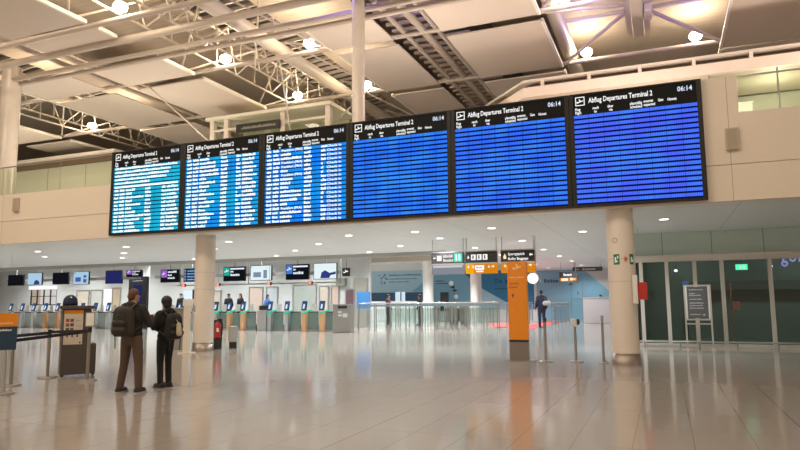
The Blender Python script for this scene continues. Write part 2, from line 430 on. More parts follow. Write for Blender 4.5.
# ------------------------------------------------------------------ roof
struct('ceiling_roof', MB().box(-75, 12, -12, 40, 14.2, 14.4), ROOFLT)
struct('wall_upper', MB().box(-75, 12, 39.6, 39.9, 4.25, 14.2), mat('upper_wall_paint', (.50, .44, .36), .6))
for x0, x1 in ((-31, -27.6), (-17.5, -14.0)):
    struct('skylight', MB().box(x0-.4, x1, -10, 39.5, 13.9, 14.1), ROOFDK)
    for k in range(58):
        y = 5.5+k*.6
        struct('rafter', MB().bar((x0-.4, y, 13.0), (x1+.6, y, 13.3), .10, .16), BEAMC)
struct('skylight', MB().box(-9.2, -6.2, -10, 39.5, 13.2, 13.3), ROOFDK)
for k in range(54):
    y = 8+k*.58
    struct('rafter', MB().bar((-9.0, y, 11.75), (-6.3, y, 11.75), .16, .10), BEAMC)
# ceiling sails between the beams
YS = [(9.6, 12.2), (12.5, 15.0), (15.5, 16.3), (18.3, 20.4), (20.95, 25.6), (26.2, 31)]
for x0, x1, skip in ((-35.0, -31.4, (2,)), (-26.1, -22.45, (2,)), (-21.15, -17.55, ()), (-11.1, -8.6, (2,)), (-6.75, -3.35, (2,)), (2.45, 6.3, (2,)), (6.6, 10, (2,))):
    for k, (y0, y1) in enumerate(YS):
        if k in skip: continue
        if x0 == 2.45: y1 = {4: 26.0}.get(k, y1)
        o = struct('ceiling_panel', MB().box(x0, x1, y0, y1, 11.0, 11.05), SAIL)
        ex = x1 if x0 in (-6.75, -21.15, -35.0) else x0
        MB().box(ex-.045, ex+.045, y0, y1, 10.97, 11.10).build('edge_strip', SAILEDGE, o)
# lighter vaulted boards above the skylight strips, with the long light duct
struct('ceiling_panel', MB().box(-3.6, 2.9, -8, 31, 12.5, 12.6), ROOFLT)
struct('ceiling_panel', MB().box(-13.9, -10.4, -8, 38, 12.9, 13.0), ROOFLT)
struct('ceiling_panel', MB().box(-27.3, -24.5, -8, 38, 12.9, 13.0), ROOFLT)
# cross beams
for y, r, z in ((15.25, .10, 11.0), (16.5, .13, 10.95), (17.85, .09, 11.0), (18.15, .09, 10.88), (20.65, .09, 11.2), (25.85, .09, 11.2), (31.3, .09, 11.2), (9.3, .09, 11.2)):
    struct('beam', MB().tube((-60, y, z), (11.5, y, z), r, 14), BEAMC)
for x, r in ((-22.15, .10), (-21.45, .10), (-8.25, .09), (-7.55, .14), (-7.05, .09)):
    struct('beam', MB().tube((x, 4, 11.3), (x, 38, 11.3), r, 12), BEAMC)
for x in (-27.5, -13.9, -3.1):
    struct('beam', MB().tube((x, 4, 11.75), (x, 38, 11.75), .28, 18), CREAM)
# lattice trusses under the dark skylights
for xc in (-30.2, -29.2, -16.6, -15.4):
    mb = MB().tube((xc, 6, 11.35), (xc, 38, 11.35), .045, 8).tube((xc, 6, 12.9), (xc, 38, 12.9), .06, 8)
    for k in range(12):
        y = 6.1+k*2.64
        mb.tube((xc, y, 11.35), (xc+.5, y+1.32, 12.9), .035, 7).tube((xc+.5, y+1.32, 12.9), (xc, y+2.64, 11.35), .035, 7).tube((xc, y+1.32, 11.3), (xc, y+1.32, 13), .03, 7)
    struct('roof_truss', mb, CREAM)
for xc in (-28.8, -15.6):
    for k in range(6):
        y = 9.3+k*5.4
        struct('roof_truss', MB().tube((xc-2.2, y, 11.1), (xc+1.0, y+2.6, 12.8), .045, 8).tube((xc+1.0, y+2.6, 12.8), (xc+4.2, y, 11.1), .045, 8).tube((xc-2.2, y+5.2, 11.1), (xc+1, y+2.6, 12.8), .04, 8).tube((xc+4.2, y+5.2, 11.1), (xc+1, y+2.6, 12.8), .04, 8), CREAM)
BRACE = mat('brace_paint', (.55, .48, .46), .4)
for y in (9.3, 15.25, 20.65):
    struct('roof_truss', MB().tube((-3.2, y+.1, 11.2), (-.45, y+2.7, 12.1), .07, 8).tube((2.4, y+.1, 11.2), (-.45, y+2.7, 12.1), .07, 8)
           .tube((-3.2, y+5.1, 11.2), (-.45, y+2.7, 12.1), .07, 8).tube((2.4, y+5.1, 11.2), (-.45, y+2.7, 12.1), .07, 8).tube((-3.2, y+2.7, 11.9), (2.4, y+2.7, 11.9), .08, 8), BRACE)
t = thing('ceiling_duct', 'long pale service duct hung under roof between the cross braces', 'duct', (-.38, 22.9, 11.3))
MB().box(-.42, .42, -2.1, 2.2, .45, .6).build('backing_tray', mat('tray', (.44, .38, .36), .5), t)
MB().box(-.2, .2, -1.6, 2.1, .2, .449).build('duct_body', CREAM, t, bevel=.03)
MB().box(.24, .5, -.3, .5, .15, .449).build('junction_box', BRACE, t, bevel=.03)
MB().box(-.05, .05, -1.9, -1.61, .25, .449).build('end_fitting', STEELD, t)
# thin tie rods
for a, b in (((-20.2, 20.7, 10.9), (-18.6, 23.3, 8.6)), ((-13.9, 20.6, 13), (-15.1, 24, 9)), ((-10.8, 26, 12.4), (-12.6, 24, 9.6)), ((-12.7, 18, 13), (-14.7, 20.6, 10.9))):
    struct('tie_rod', MB().tube(a, b, .035, 8), CREAM)

# gallery beam box on the upper level (right)
GB = mat('gallery_beam_paint', (.66, .55, .46), .5)
e = bpy.data.objects.new('gallery_beam', None); C.objects.link(e); e['kind'] = 'structure'
zb, zt = 8.35, 8.95
def zprism(mb, poly, z0, z1):
    n = len(poly); vs = [(x, y, z0) for x, y in poly]+[(x, y, z1) for x, y in poly]
    return mb.add(vs, [tuple(range(n-1, -1, -1)), tuple(range(n, 2*n))]+[(i, (i+1) % n, (i+1) % n+n, i+n) for i in range(n)])
zprism(MB(), [(-4.03, 20.8), (11, 20.8), (11, 23.5), (-6.4, 23.5)], zb, zb+.34).build('beam_body', GB, e)
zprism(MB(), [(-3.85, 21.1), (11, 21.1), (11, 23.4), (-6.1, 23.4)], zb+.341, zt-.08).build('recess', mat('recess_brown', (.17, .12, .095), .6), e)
zprism(MB(), [(-4.03, 20.8), (11, 20.8), (11, 23.5), (-6.4, 23.5)], zt-.079, zt).build('top_plate', CREAM, e)
mb = MB()
for x in (-3.4, -1.9, -.35, 1.2, 2.75, 4.3, 5.9): mb.box(x-.05, x+.05, 20.82, 21.1, zb+.341, zt-.08)
mb.build('recess_fins', GB, e)
# upper-level glass lounge front and its back wall (right) and gallery (left)
e = bpy.data.objects.new('lounge_front', None); C.objects.link(e); e['kind'] = 'structure'
for x in (1.6, 3.4, 5.2, 7.0): MB().box(x+.02, x+1.78, 20.95, 20.98, 4.26, 8.34).build('glass_panel', BALG, e)
for x in (1.6, 3.4, 5.2, 7.0): MB().box(x-.02, x+.02, 20.93, 21.0, 4.26, 8.34).build('mullion', STEELD, e)
struct('wall_lounge', MB().box(-4, 11, 23.6, 23.8, 4.26, 8.33), mat('lounge_wall', (.60, .57, .50), .6))
struct('wall_lounge_end', MB().box(-6.3, 1.3, 21.2, 21.4, 4.26, 8.3), mat('lounge_wall_warm', (.60, .52, .42), .6))
GALW = panel_mat('gallery_wall_panels', (.58, .54, .43), .4, 3.1, 0, (.28, .27, .2), .06)
struct('wall_gallery', MB().box(-75, -28.3, 27, 27.3, 4.26, 9.75), GALW)
struct('trim_2', MB().box(-75, -28.3, 26.7, 27.3, 9.75, 10.1), mat('brown_band', (.16, .095, .055), .5))
struct('trim_3', MB().box(-75, -28.3, 26.5, 27.4, 10.101, 10.3), mat('pale_band', (.62, .55, .46), .5))

# lift shaft cage behind the boards
t = thing('lift_shaft', 'pale glass and steel lift shaft rising behind the departure boards', 'lift shaft', (-16.4, 24.0, 4.251))
for x in (-3.0, -2.2, .9, 3.2):
    MB().box(x-.12, x+.12, -.12, .12, 0, 5.9).build('post', CREAM, t)
MB().box(-3.3, 3.4, -.25, 2.4, 5.901, 6.05).build('roof_slab', mat('pale_steel', (.62, .58, .46), .4), t)
MB().box(-3.1, 3.2, -.10, -.02, 5.35, 5.45).build('cross_rail', CREAM, t)
for x in (-2.99, .03):
    MB().box(x+.15, x+2.85, -.01, .01, .1, 5.3).build('glass_panel', BALG, t)
MB().box(-2.9, 3.1, 2.2, 2.3, 0, 5.9).build('back_frame', mat('sage_panel', (.42, .40, .28), .5), t)
s = tag(MB().box(-17.9, -15.55, 23.72, 23.80, 9.36, 9.76).build('overhead_sign', BLACK), 'long dark information sign on the pale lift shaft', 'sign')
glyphs(MB(), -17.6, 23.719, 9.5, 1.8, .12, .09).build('sign_text', mat('dim_print', (.25, .22, .16), .5), s)

# flood lights on the beams
FL = [(-16.15, 15.2), (-16.15, 20.7), (-12.2, 20.7), (-15.9, 25.9), (-12.2, 25.9), (-26.3, 20.7), (-29.3, 25.9), (-26.3, 25.9), (-2.55, 20.7), (-2.4, 25.9), (1.6, 25.9)]
FLAB = {0: 'bright warm floodlight on the roof beam at top left corner', 1: 'warm floodlight left of centre above the lift shaft, on second roof beam', 2: 'warm floodlight on roof beam just left of the tall upper column',
        3: 'warm floodlight low over the lift shaft roof', 4: 'warm floodlight on roof beam just right of the tall upper column', 5: 'dim warm floodlight near the far left upper column', 6: 'bright warm floodlight over the left dark skylight truss', 7: 'warm floodlight just right of the left skylight truss',
        8: 'floodlight at top edge beside violet lit beam', 9: 'left of two floodlights over the rightmost departure boards', 10: 'right of two floodlights over the rightmost departure boards'}
for k, (x, y) in enumerate(FL):
    t = thing('flood_light', FLAB.get(k, 'warm floodlight on a roof beam above the frame of view'), 'floodlight', (x, y, 11.10 if y < 16 else 11.29), 0, 'floodlights on the roof beams')
    MB().box(-.05, .05, -.06, .06, 0, .06).build('bracket', STEELD, t)
    MB().lathe([(.0, .061), (.08, .061), (.10, .08), (.10, .10), (.0, .10)], 0, 0, 18).build('housing', CREAM, t)
    MB().ell((0, -.1, .24), (.23, .23, .18), 16, 8).build('lens', LAMP, t)  # lens made oversized so its bright shape stands in for glare
    li = bpy.data.lights.new('flood_lamp', 'POINT'); li.energy = 80; li.color = (1, .80, .58); li.shadow_soft_size = .15
    lo = bpy.data.objects.new('flood_lamp', li); C.objects.link(lo); lo.location = (x+.05, y-.45, 11.62)
for loc, en, col in (((-2.0, 20.3, 11.5), 90, (.25, .15, 1)), ((1.5, 20.3, 11.5), 70, (.25, .15, 1)), ((-2.2, 23.4, 11.3), 25, (.3, .2, 1)), ((1.5, 23.4, 11.3), 25, (.3, .2, 1)), ((-9.4, 16.9, 11.5), 60, (.3, .2, 1)), ((-7.6, 19.5, 12.4), 40, (.35, .25, 1))):
    li = bpy.data.lights.new('violet_lamp', 'POINT'); li.energy = en; li.color = col; li.shadow_soft_size = .15
    lo = bpy.data.objects.new('violet_lamp', li); C.objects.link(lo); lo.location = loc

# ------------------------------------------------------------------ downlights in the lower ceiling
dl0 = None
def downlight(x, y, z=3.9):
    global dl0
    if dl0 is None:
        t = thing('downlight', 'small round white downlight set in the pale lower ceiling', 'downlight', (x, y, z), 0, 'downlights in the lower ceiling')
        MB().lathe([(.125, -.001), (.15, -.010), (.16, -.001)], 0, 0, 20).build('trim_ring', WHITE, t)
        MB().lathe([(.001, -.006), (.125, -.006)], 0, 0, 20).build('lens', DOWN, t)
        dl0 = t; return
    c = copy_tree(dl0); c.location = (x, y, z)
DLS = []
for j in range(13):
    for i in range(-17, 3):
        x = -5+2.55*i; y = 19.85+2.38*j
        if (i+j) % 2 or x > 1 : continue
        if x < -9.2 and y > 27.5: continue
        if x > -1.2 and y > 23.4: continue
        if x < -27 and j > 1: continue
        if x > -3.2 and y > 24: continue
        DLS.append((x, y))
DLS.append((-7.6, 19.8))
for x, y in DLS: downlight(x, y)
def area(name, loc, size, energy, col, rot=(0, 0, 0), sy=None, spread=None):
    li = bpy.data.lights.new(name, 'AREA'); li.shape = 'RECTANGLE'; li.size = size; li.size_y = sy or size; li.energy = energy; li.color = col
    if spread: li.spread = spread
    lo = bpy.data.objects.new(name, li); C.objects.link(lo); lo.location = loc; lo.rotation_euler = rot
    return lo
def spot(name, loc, energy, col, angle=150, r=.12):
    li = bpy.data.lights.new(name, 'SPOT'); li.energy = energy; li.color = col; li.spot_size = math.radians(angle); li.spot_blend = .6; li.shadow_soft_size = r
    lo = bpy.data.objects.new(name, li); C.objects.link(lo); lo.location = loc
for x, y in DLS: spot('downlight_lamp', (x, y, 3.86), 330, (.93, .98, 1.0))
for x in range(-46, -10, 5):
    for y, en in ((31, 950), (34.5, 600), (43, 2000)): spot('hall_lamp', (x, y, 4.7), en, (.94, .98, 1.0))

# ------------------------------------------------------------------ rear walls
LW = mat('light_grey_wall', (.60, .61, .59), .6, var=.02)
struct('wall_left', MB().box(-75, -47.9, 37, 37.2, 0, 4.75).box(-47.9, -44.9, 37, 37.2, 0, 1.5).box(-47.9, -44.9, 37, 37.2, 2.75, 4.75).box(-44.9, -17.3, 37, 37.2, 0, 4.75), LW)
struct('wall_rear', MB().box(-40, 3, 50.3, 50.5, 0, 4.75), mat('pale_rear_wall', (.66, .64, .62), .6, var=.02))
struct('wall_right', MB().box(-1.32, -1.2, 24.0, 50.3, 0, 3.9), mat('pinkish_wall', (.60, .55, .53), .6, var=.02))
struct('window_7', MB().box(-47.9, -47.82, 37.02, 37.1, 1.5, 2.75).box(-47.2, -47.12, 37.02, 37.1, 1.5, 2.75).box(-46.45, -46.37, 37.02, 37.1, 1.5, 2.75).box(-45.7, -45.62, 37.02, 37.1, 1.5, 2.75).box(-44.98, -44.9, 37.02, 37.1, 1.5, 2.75).box(-47.9, -44.9, 37.02, 37.1, 1.5, 1.58).box(-47.9, -44.9, 37.02, 37.1, 2.2, 2.25), BLACK)
struct('wall_office', MB().box(-50, -43, 39.6, 39.7, 0, 4), emat('lit_office_wall', (.80, .76, .72), .8))  # office lighting put into the wall colour as glow
# doors, cream panels and alcoves on the left rear wall
def door(nm, x0, x1, z1, m, fm=None, z0=0.0, y=37.0):
    o = struct(nm, MB().box(x0, x1, y-.06, y-.002, z0, z1), m)
    MB().box(x0-.07, x0, y-.09, y-.002, z0, z1+.07).box(x1, x1+.07, y-.09, y-.002, z0, z1+.07).box(x0, x1, y-.09, y-.002, z1, z1+.07).build('door_frame', fm or STEEL, o)
    return o
CRD = mat('cream_door', (.60, .53, .44), .5)
door('door_1', -42.6, -41.4, 2.6, CRD); door('door_2', -41.1, -40.0, 2.6, mat('pale_panel', (.52, .52, .48), .5)); door('door_3', -38.9, -38.2, 2.75, mat('tan_door', (.50, .40, .28), .5))
door('door_4', -31.3, -30.2, 2.5, CRD); door('door_5', -29.7, -28.9, 2.4, CRD); door('door_6', -26.4, -25.4, 2.6, mat('pink_cream_panel', (.62, .50, .42), .5))
door('door_7', -25.0, -24.2, 2.6, mat('pale_blue_panel', (.50, .55, .58), .4)); door('door_8', -22.9, -21.2, 2.7, mat('sage_grey_panel', (.42, .46, .42), .5)); door('door_9', -20.9, -20.3, 2.6, CRD)
door('door_10', -20.0, -19.55, 2.6, mat('pinkish_door', (.60, .46, .38), .5)); door('door_11', -18.95, -18.45, 2.35, mat('maroon_poster_door', (.16, .085, .10), .5))
BRI = emat('lit_alcove_strip', (.95, .97, .98), 1.1)
for x0, x1, z0, z1, lab in ((-48.0, -44.9, 2.78, 3.05, 'bright light strip above the office window grid'), (-39.8, -39.0, .9, 2.7, 'bright lit wall strip between cream doors')):
    tag(MB().box(x0, x1, 36.9, 36.998, z0, z1).build('wall_light', BRI), lab, 'wall light')
for k, (x, lab) in enumerate(((-24.35, 'left of the red queue lamps'), (-20.79, 'middle red queue lamp'), (-18.1, 'red queue lamp nearest the grey cabinet'), (-26.9, 'red queue lamp beside the round cream column'))):
    t = thing('queue_lamp', lab + ' over the bag-drop row', 'lamp', (x, 30.88, 2.58), 0, 'red queue lamps')
    MB().box(-.11, .11, 0, .12, 0, .17).build('case', BLACK, t); MB().tube((0, .06, .17), (0, .06, 2.17), .012, 8).build('hanger', STEELD, t)
    MB().ell((0, -.01, .085), (.075, .03, .075), 12, 8).build('lens', emat('red_lens', (1, .10, .06), 5), t)
tag(MB().box(-27.5, -16.2, 31.03, 31.13, 2.62, 2.70).build('lamp_rail', GREY), 'thin grey rail carrying the red queue lamps', 'rail')
for x in (-27.3, -22.32, -16.3): MB().tube((x, 31.08, 2.7), (x, 31.08, 4.75), .025).build('hanger', STEELD, bpy.data.objects['lamp_rail'])

# ------------------------------------------------------------------ hanging monitors over check-in
SBLUE = emat('pale_blue_screen', (.42, .62, .80), .95); SWHITE = emat('white_screen', (.78, .90, .93), 1.0); SNAVY = emat('navy_screen', (.018, .022, .11), 1.0)
SBLK = emat('black_screen', (.006, .007, .01), 1.0); PURP = emat('purple_field', (.30, .10, .55), 1.1); SGRN = emat('green_field', (.01, .40, .30), 1.0); SBL2 = emat('blue_field', (.05, .20, .62), 1.0)
GLOWT = emat('screen_lettering', (.85, .9, 1), 1.0); NAVD = emat('navy_drawing', (.03, .05, .22), 1.0)
def monitor(x0, x1, z0, z1, scr, label, extra=None):
    xc = (x0+x1)/2; w = (x1-x0)/2; h = z1-z0
    t = thing('hanging_monitor', label, 'monitor', (xc, 31, z0), 0, 'monitors over the check-in row')
    MB().box(-w, w, 0, .1, 0, h).build('case', BLACK, t)
    MB().box(-w+.03, w-.03, -.006, -.001, .03, h-.03).build('screen', scr, t)
    MB().tube((0, .06, h), (0, .06, 4.75-z0), .03).build('hanger', STEELD, t)
    if extra: extra(t, w, h)
    return t
def e_peak(t, w, h):
    MB().prism([(-.1*w, .04), (.72*w, .04), (.6*w, .3*h), (.25*w, .42*h), (.0, .3*h)], -.009, -.0065).build('picture', NAVD, t)
def e_cards(t, w, h):
    MB().box(-.7*w, 0*w, -.009, -.0065, .22*h, .56*h).box(.32*w, .72*w, -.009, -.0065, .15*h, .42*h).box(.32*w, .7*w, -.009, -.0065, .52*h, .7*h).box(-.85*w, -.72*w, -.009, -.0065, .82*h, .92*h).build('picture', emat('slate_drawing', (.06, .12, .32), 1), t)
def e_purple(t, w, h):
    MB().box(-.92*w, -.3*w, -.009, -.0065, .38*h, .94*h).build('purple_square', PURP, t)
    plane(MB(), -.82*w, -.0095, .5*h, .35*w).build('pictogram', GLOWT, t)
    m = MB(); glyphs(m, -.2*w, -.007, .74*h, .95*w, .15*h, .09); glyphs(m, -.2*w, -.007, .5*h, .45*w, .12*h, .08, 3); glyphs(m, -.2*w, -.007, .28*h, .8*w, .14*h, .08, 5); m.build('lettering', GLOWT, t)
def e_lines(t, w, h):
    m = MB()
    for k in range(4):
        arrow(m, 'up', -.85*w, -.007, (.76-.21*k)*h, .13*h); glyphs(m, -.5*w, -.007, (.77-.21*k)*h, 1.1*w, .09*h, .07, k)
    m.build('lettering', emat('cyan_lettering', (.25, .6, .75), 1), t)
def e_air(fm):
    def g(t, w, h):
        MB().box(-.95*w, -.42*w, -.009, -.0065, .38*h, .95*h).build('colour_square', fm, t)
        plane(MB(), -.9*w, -.0095, .5*h, .42*w).build('pictogram', GLOWT, t)
        m = MB(); m.box(-.36*w, .9*w, -.009, -.0065, .80*h, .9*h); glyphs(m, -.34*w, -.007, .6*h, .25*w, .12*h, .06); glyphs(m, -.34*w, -.007, .36*h, .9*w, .17*h, .12, 4); m.build('lettering', GLOWT, t)
    return g
def e_hand(t, w, h):
    MB().prism([(-.4*w, .06), (.35*w, .06), (.5*w, .25*h), (.92*w, .3*h), (.92*w, .46*h), (.4*w, .38*h), (0, .55*h), (-.3*w, .42*h)], -.009, -.0065).build('picture', NAVD, t)
def e_cards2(t, w, h):
    MB().box(-.7*w, .02*w, -.009, -.0065, .22*h, .55*h).box(.25*w, .58*w, -.009, -.0065, .15*h, .68*h).box(-.92*w, -.84*w, -.009, -.0065, .86*h, .92*h).build('picture', emat('grey_blue_drawing', (.2, .27, .38), 1), t)
monitor(-42.45, -40.9, 2.88, 3.64, SBLK, 'leftmost black hanging monitor over check-in')
monitor(-40.5, -39.1, 2.90, 3.74, SBLUE, 'pale blue hanging monitor showing navy peak', e_peak)
monitor(-38.1, -36.6, 2.90, 3.70, SBLK, 'black hanging monitor between two pale blue ones')
monitor(-36.2, -34.8, 2.86, 3.72, SBLUE, 'pale blue hanging monitor showing navy cards', e_cards)
monitor(-33.35, -31.95, 2.86, 3.72, SNAVY, 'plain navy hanging monitor left of the brown-haired man')
monitor(-31.6, -30.3, 3.26, 3.70, SBLK, 'narrow monitor with purple square above the dark info screen', e_purple)
monitor(-28.8, -27.35, 2.86, 3.66, SBLK, 'hanging monitor with purple square above the woman', e_purple)
monitor(-27.0, -25.85, 2.86, 3.68, SNAVY, 'navy monitor with cyan lines beside the round column', e_lines)
monitor(-24.05, -22.5, 2.85, 3.70, SBLK, 'black monitor with green square and plane', e_air(SGRN))
monitor(-22.15, -20.7, 2.85, 3.73, SWHITE, 'white hanging monitor showing grey cards', e_cards2)
monitor(-19.75, -18.25, 2.85, 3.72, SBLK, 'black monitor with blue square and plane', e_air(SBL2))
monitor(-17.95, -16.5, 2.84, 3.74, SWHITE, 'rightmost white monitor showing navy shape', e_hand)
for x0, x1, lab in ((-43, -30.6, 'left grey rail linking hanging monitors'), (-29.4, -15.9, 'right grey rail linking hanging monitors')):
    tag(MB().box(x0, x1, 31.14, 31.22, 3.12, 3.30).build('monitor_rail', GREY), lab, 'rail')
t = thing('info_screen', 'tall dark information screen with navy picture behind the man', 'info screen', (-31.1, 31.5, 0))
MB().box(-.75, .75, 0, .2, 0, 3.3).build('case', BLACK, t); MB().box(-.35, .35, -.012, -.002, 1.5, 2.75).build('screen', SNAVY, t)
glyphs(MB(), -.5, -.003, 3.0, .9, .06, .05).build('lettering', mat('grey_print', (.3, .32, .4), .5), t)
s = tag(MB().box(-15.95, -15.5, 30.6, 30.66, 2.95, 3.4).build('pictogram_sign', BLACK), 'small square black pictogram sign right of the white monitor', 'sign')
plane(MB(), -15.88, 30.598, 3.05, .3).build('pictogram', WLIT, s)
MB().tube((-15.72, 30.63, 3.4), (-15.72, 30.63, 4.75), .02).build('hanger', STEELD, s)
tag(MB().box(-19.6, -18.95, 36.7, 36.98, 2.62, 3.12).build('wall_box', mat('olive_grey', (.25, .27, .22), .5)), 'olive grey box high on the wall below the rightmost monitor', 'box')

# ------------------------------------------------------------------ bag-drop row
GLOW = emat('green_glow', (.02, .62, .36), 1.0); BLUS = emat('blue_touch_screen', (.03, .10, .28), 1.0); BLW = emat('touch_screen_white', (.75, .85, .95), 1.0)
TEAL = mat('teal_glass_panel', (.17, .235, .215), .15); PEACH = mat('peach_wood_strip', (.66, .38, .2), .45); PALEP = mat('pale_grey_post', (.38, .40, .39), .35)
def bagdrop(x, y, strip, lit, label):
    t = thing('bag_drop_kiosk', label, 'bag drop', (x, y, 0), 0, 'bag-drop kiosks in a row')
    MB().box(-.12, .12, -.06, .5, 0, 1.12).build('pillar', strip, t, bevel=.01)
    MB().box(.15, .80, .15, .19, .12, 1.0).build('side_panel', TEAL if lit else mat('pale_teal_panel', (.36, .43, .41), .2), t)
    MB().box(.14, .80, .2, .9, 0, .34).build('belt', GREY, t)
    MB().box(.14, .80, .145, .2, 1.01, 1.08).build('top_rail', BLACK, t)
    s = MB().add([(-.15, -.05, 1.14), (.15, -.05, 1.14), (.15, .0, 1.14), (-.15, .0, 1.14), (-.15, .07, 1.66), (.15, .07, 1.66), (.15, .12, 1.66), (-.15, .12, 1.66)], [(0,1,5,4),(2,3,7,6),(0,3,2,1),(4,5,6,7),(1,2,6,5),(0,4,7,3)]).build('touch_screen', BLACK, t)
    MB().add([(-.12, -.048, 1.2), (.12, -.048, 1.2), (.12, .05, 1.6), (-.12, .05, 1.6)], [(0, 1, 2, 3)]).build('display', BLUS, s)
    MB().add([(-.06, -.055, 1.24), (.05, -.055, 1.24), (.05, .033, 1.52), (-.06, .033, 1.52)], [(0, 1, 2, 3)]).build('display_window', BLW, s)
    MB().bar((-.12, -.1, .96), (.5, -.06, 1.17), .1, .07).build('scale_arm', GLOW if lit else GREY, t)
    MB().box(.5, .78, -.05, .02, 1.1, 1.5).build('reader', LGREY, t)
    return t
ordn = ['first', 'second', 'third', 'fourth', 'fifth', 'sixth', 'seventh', 'eighth', 'ninth']
for k in range(4):
    bagdrop(-17.35-1.12*k, 30.9, PEACH if k < 2 else PALEP, True, f'{ordn[k]} green lit bag-drop kiosk left of the grey cabinet')
for k in range(3):
    bagdrop(-22.55-.96*k, 30.9, PEACH if k < 2 else PALEP, True, f'{ordn[k]} green lit bag-drop kiosk counting left from the woman in blue')
for k in range(9):
    bagdrop(-32.9-1.12*k, 30.9, PEACH if k in (4, 5) else LGREY, False, f'{ordn[k]} unlit teal bag-drop kiosk counting left from the dark info screen')
for k in range(3):
    bagdrop(-26.0-1.15*k, 30.9, PALEP, False, f'{ordn[k]} unlit bag-drop kiosk counting left from behind the cream column')
t = thing('service_counter', 'grey counter with black monitor between green bag-drop kiosks', 'counter', (-21.25, 30.9, 0))
MB().box(-.3, .3, 0, .6, 0, 1.12).build('body', GREY, t); MB().box(-.34, .33, -.05, .65, 1.121, 1.16).build('counter_top', LGREY, t); MB().box(-.25, .3, .1, .2, 1.161, 1.42).build('monitor', BLACK, t)
t = thing('service_cabinet', 'grey metal cabinet with black slot at end of bag-drop row', 'cabinet', (-15.6, 29.9, 0), math.radians(14))
MB().box(-.48, .48, -.02, .75, 0, 1.48).build('body', mat('warm_grey_steel', (.28, .26, .24), .4, .3), t, bevel=.02)
MB().box(-.22, .28, -.032, -.021, 1.25, 1.40).build('slot', BLACK, t); MB().box(-.2, 0, -.032, -.021, .85, .95).box(.05, .3, -.032, -.021, .8, 1.0).box(-.2, 0, -.032, -.021, 1.02, 1.12).build('notices', LGREY, t)
t = thing('counter_monitor', 'small bright monitor on black arm left of the cream column', 'monitor', (-27.05, 31.6, 0))
MB().tube((0, 0, 0), (0, 0, 1.9), .04).build('stand', BLACK, t); MB().box(-.3, .32, -.1, -.05, 1.85, 2.35).build('screen', emat('bright_screen', (.70, .85, .95), 1.1), t); MB().box(.33, .5, -.1, -.02, 1.85, 2.4).build('side_case', BLACK, t)
t = thing('notice_board', 'blue notice panel on legs beside the glass barrier', 'notice panel', (-15.83, 32.95, 0))
MB().box(-.42, .42, 0, .05, 1.2, 2.15).build('panel', mat('blue_panel', (.06, .22, .50), .4), t)
for x in (-.35, .35): MB().tube((x, .03, 0), (x, .03, 1.2), .025).build('leg', STEELD, t)
struct('door_12', MB().box(-18.25, -17.4, 36.7, 36.98, 0, 3.1), mat('taupe_panel', (.34, .32, .28), .5))

# ------------------------------------------------------------------ glass queue barriers
def barrier(name, pts, label, h=1.5, step=.82, gm=CLEAR, rail=True, pr=.035):
    x0, y0 = pts[0]
    t = thing(name, label, 'barrier', (x0, y0, 0))
    P = [(x-x0, y-y0) for x, y in pts]; first = True
    for (ax, ay), (bx, by) in zip(P, P[1:]):
        L = math.hypot(bx-ax, by-ay); n = max(1, round(L/step)); ux, uy = (bx-ax)/L, (by-ay)/L
        for k in range(n+1):
            if k == 0 and not first: continue
            d = L*k/n; MB().tube((ax+ux*d, ay+uy*d, 0), (ax+ux*d, ay+uy*d, h-.03), pr, 8).build('post', STEELD, t)
        for k in range(n):
            a, b = L*k/n+.06, L*(k+1)/n-.06
            MB().bar((ax+ux*a, ay+uy*a, .68), (ax+ux*b, ay+uy*b, .68), .012, 1.0).build('glass_panel', gm, t)
        if rail: MB().tube((ax, ay, h), (bx, by, h), .035, 8).build('handrail', STEEL, t)
        MB().bar((ax, ay, h-.13), (bx, by, h-.13), .05, .10).build('upper_rail', mat('slate_rail', (.16, .22, .23), .4), t)
        first = False
GT = glass('queue_glass', (.82, .88, .86), 1.0)
barrier('queue_barrier', [(-15.6, 31.9), (-11.0, 34.3), (-8.6, 35.4)], 'front glass queue barrier with steel handrail', gm=GT)
barrier('queue_barrier', [(-15.6, 34.2), (-12.0, 36.0), (-9.2, 37.4)], 'second glass queue barrier behind the front one', gm=GT, step=.6, rail=False)
barrier('queue_barrier', [(-16.5, 38.5), (-13.5, 39.0), (-10.0, 39.6)], 'third glass queue barrier before the white columns', gm=GT, step=.6, rail=False)
barrier('queue_barrier', [(-18.5, 43.0), (-10.6, 43.6)], 'rearmost glass queue barrier under the blue murals', gm=GT, step=.6, rail=False)
barrier('carpet_barrier', [(-8.55, 37.0), (-8.7, 41), (-8.75, 46)], 'glass barrier on left edge of red carpet', 1.45, 1.4, GT)
barrier('carpet_barrier', [(-6.15, 38.2), (-6.3, 46.5)], 'glass barrier on right edge of red carpet', 1.45, 1.3, GT)
for k, x in enumerate((-13.3, -12.5)):
    t = thing('gate_cabinet', ('left', 'right')[k] + ' of two grey gate cabinets behind the glass barriers', 'gate cabinet', (x, 41.6, 0), 0, 'grey gate cabinets')
    MB().box(-.33, .33, 0, .6, .25, 1.35).build('body', mat('warm_grey_gate', (.32, .31, .28), .5), t, bevel=.02); MB().box(-.25, .25, .05, .5, 0, .25).build('plinth', STEELD, t)
CARP = mat('red_carpet', (.62, .10, .10), .9, var=.1, scale=30)
tag(zprism(MB(), [(-7.75, 34.6), (-6.95, 35.3), (-7.1, 50.2), (-8.5, 50.2), (-8.3, 43)], 0.0, .012).build('carpet', CARP), 'red carpet strip leading back to the blue mural', 'carpet')
tag(zprism(MB(), [(-11.9, 45.5), (-9.55, 37.8), (-8.75, 38.2), (-8.8, 45.5)], 0.0, .012).build('carpet', CARP), 'red carpet branch seen left of the orange pylon between barrier posts', 'carpet')

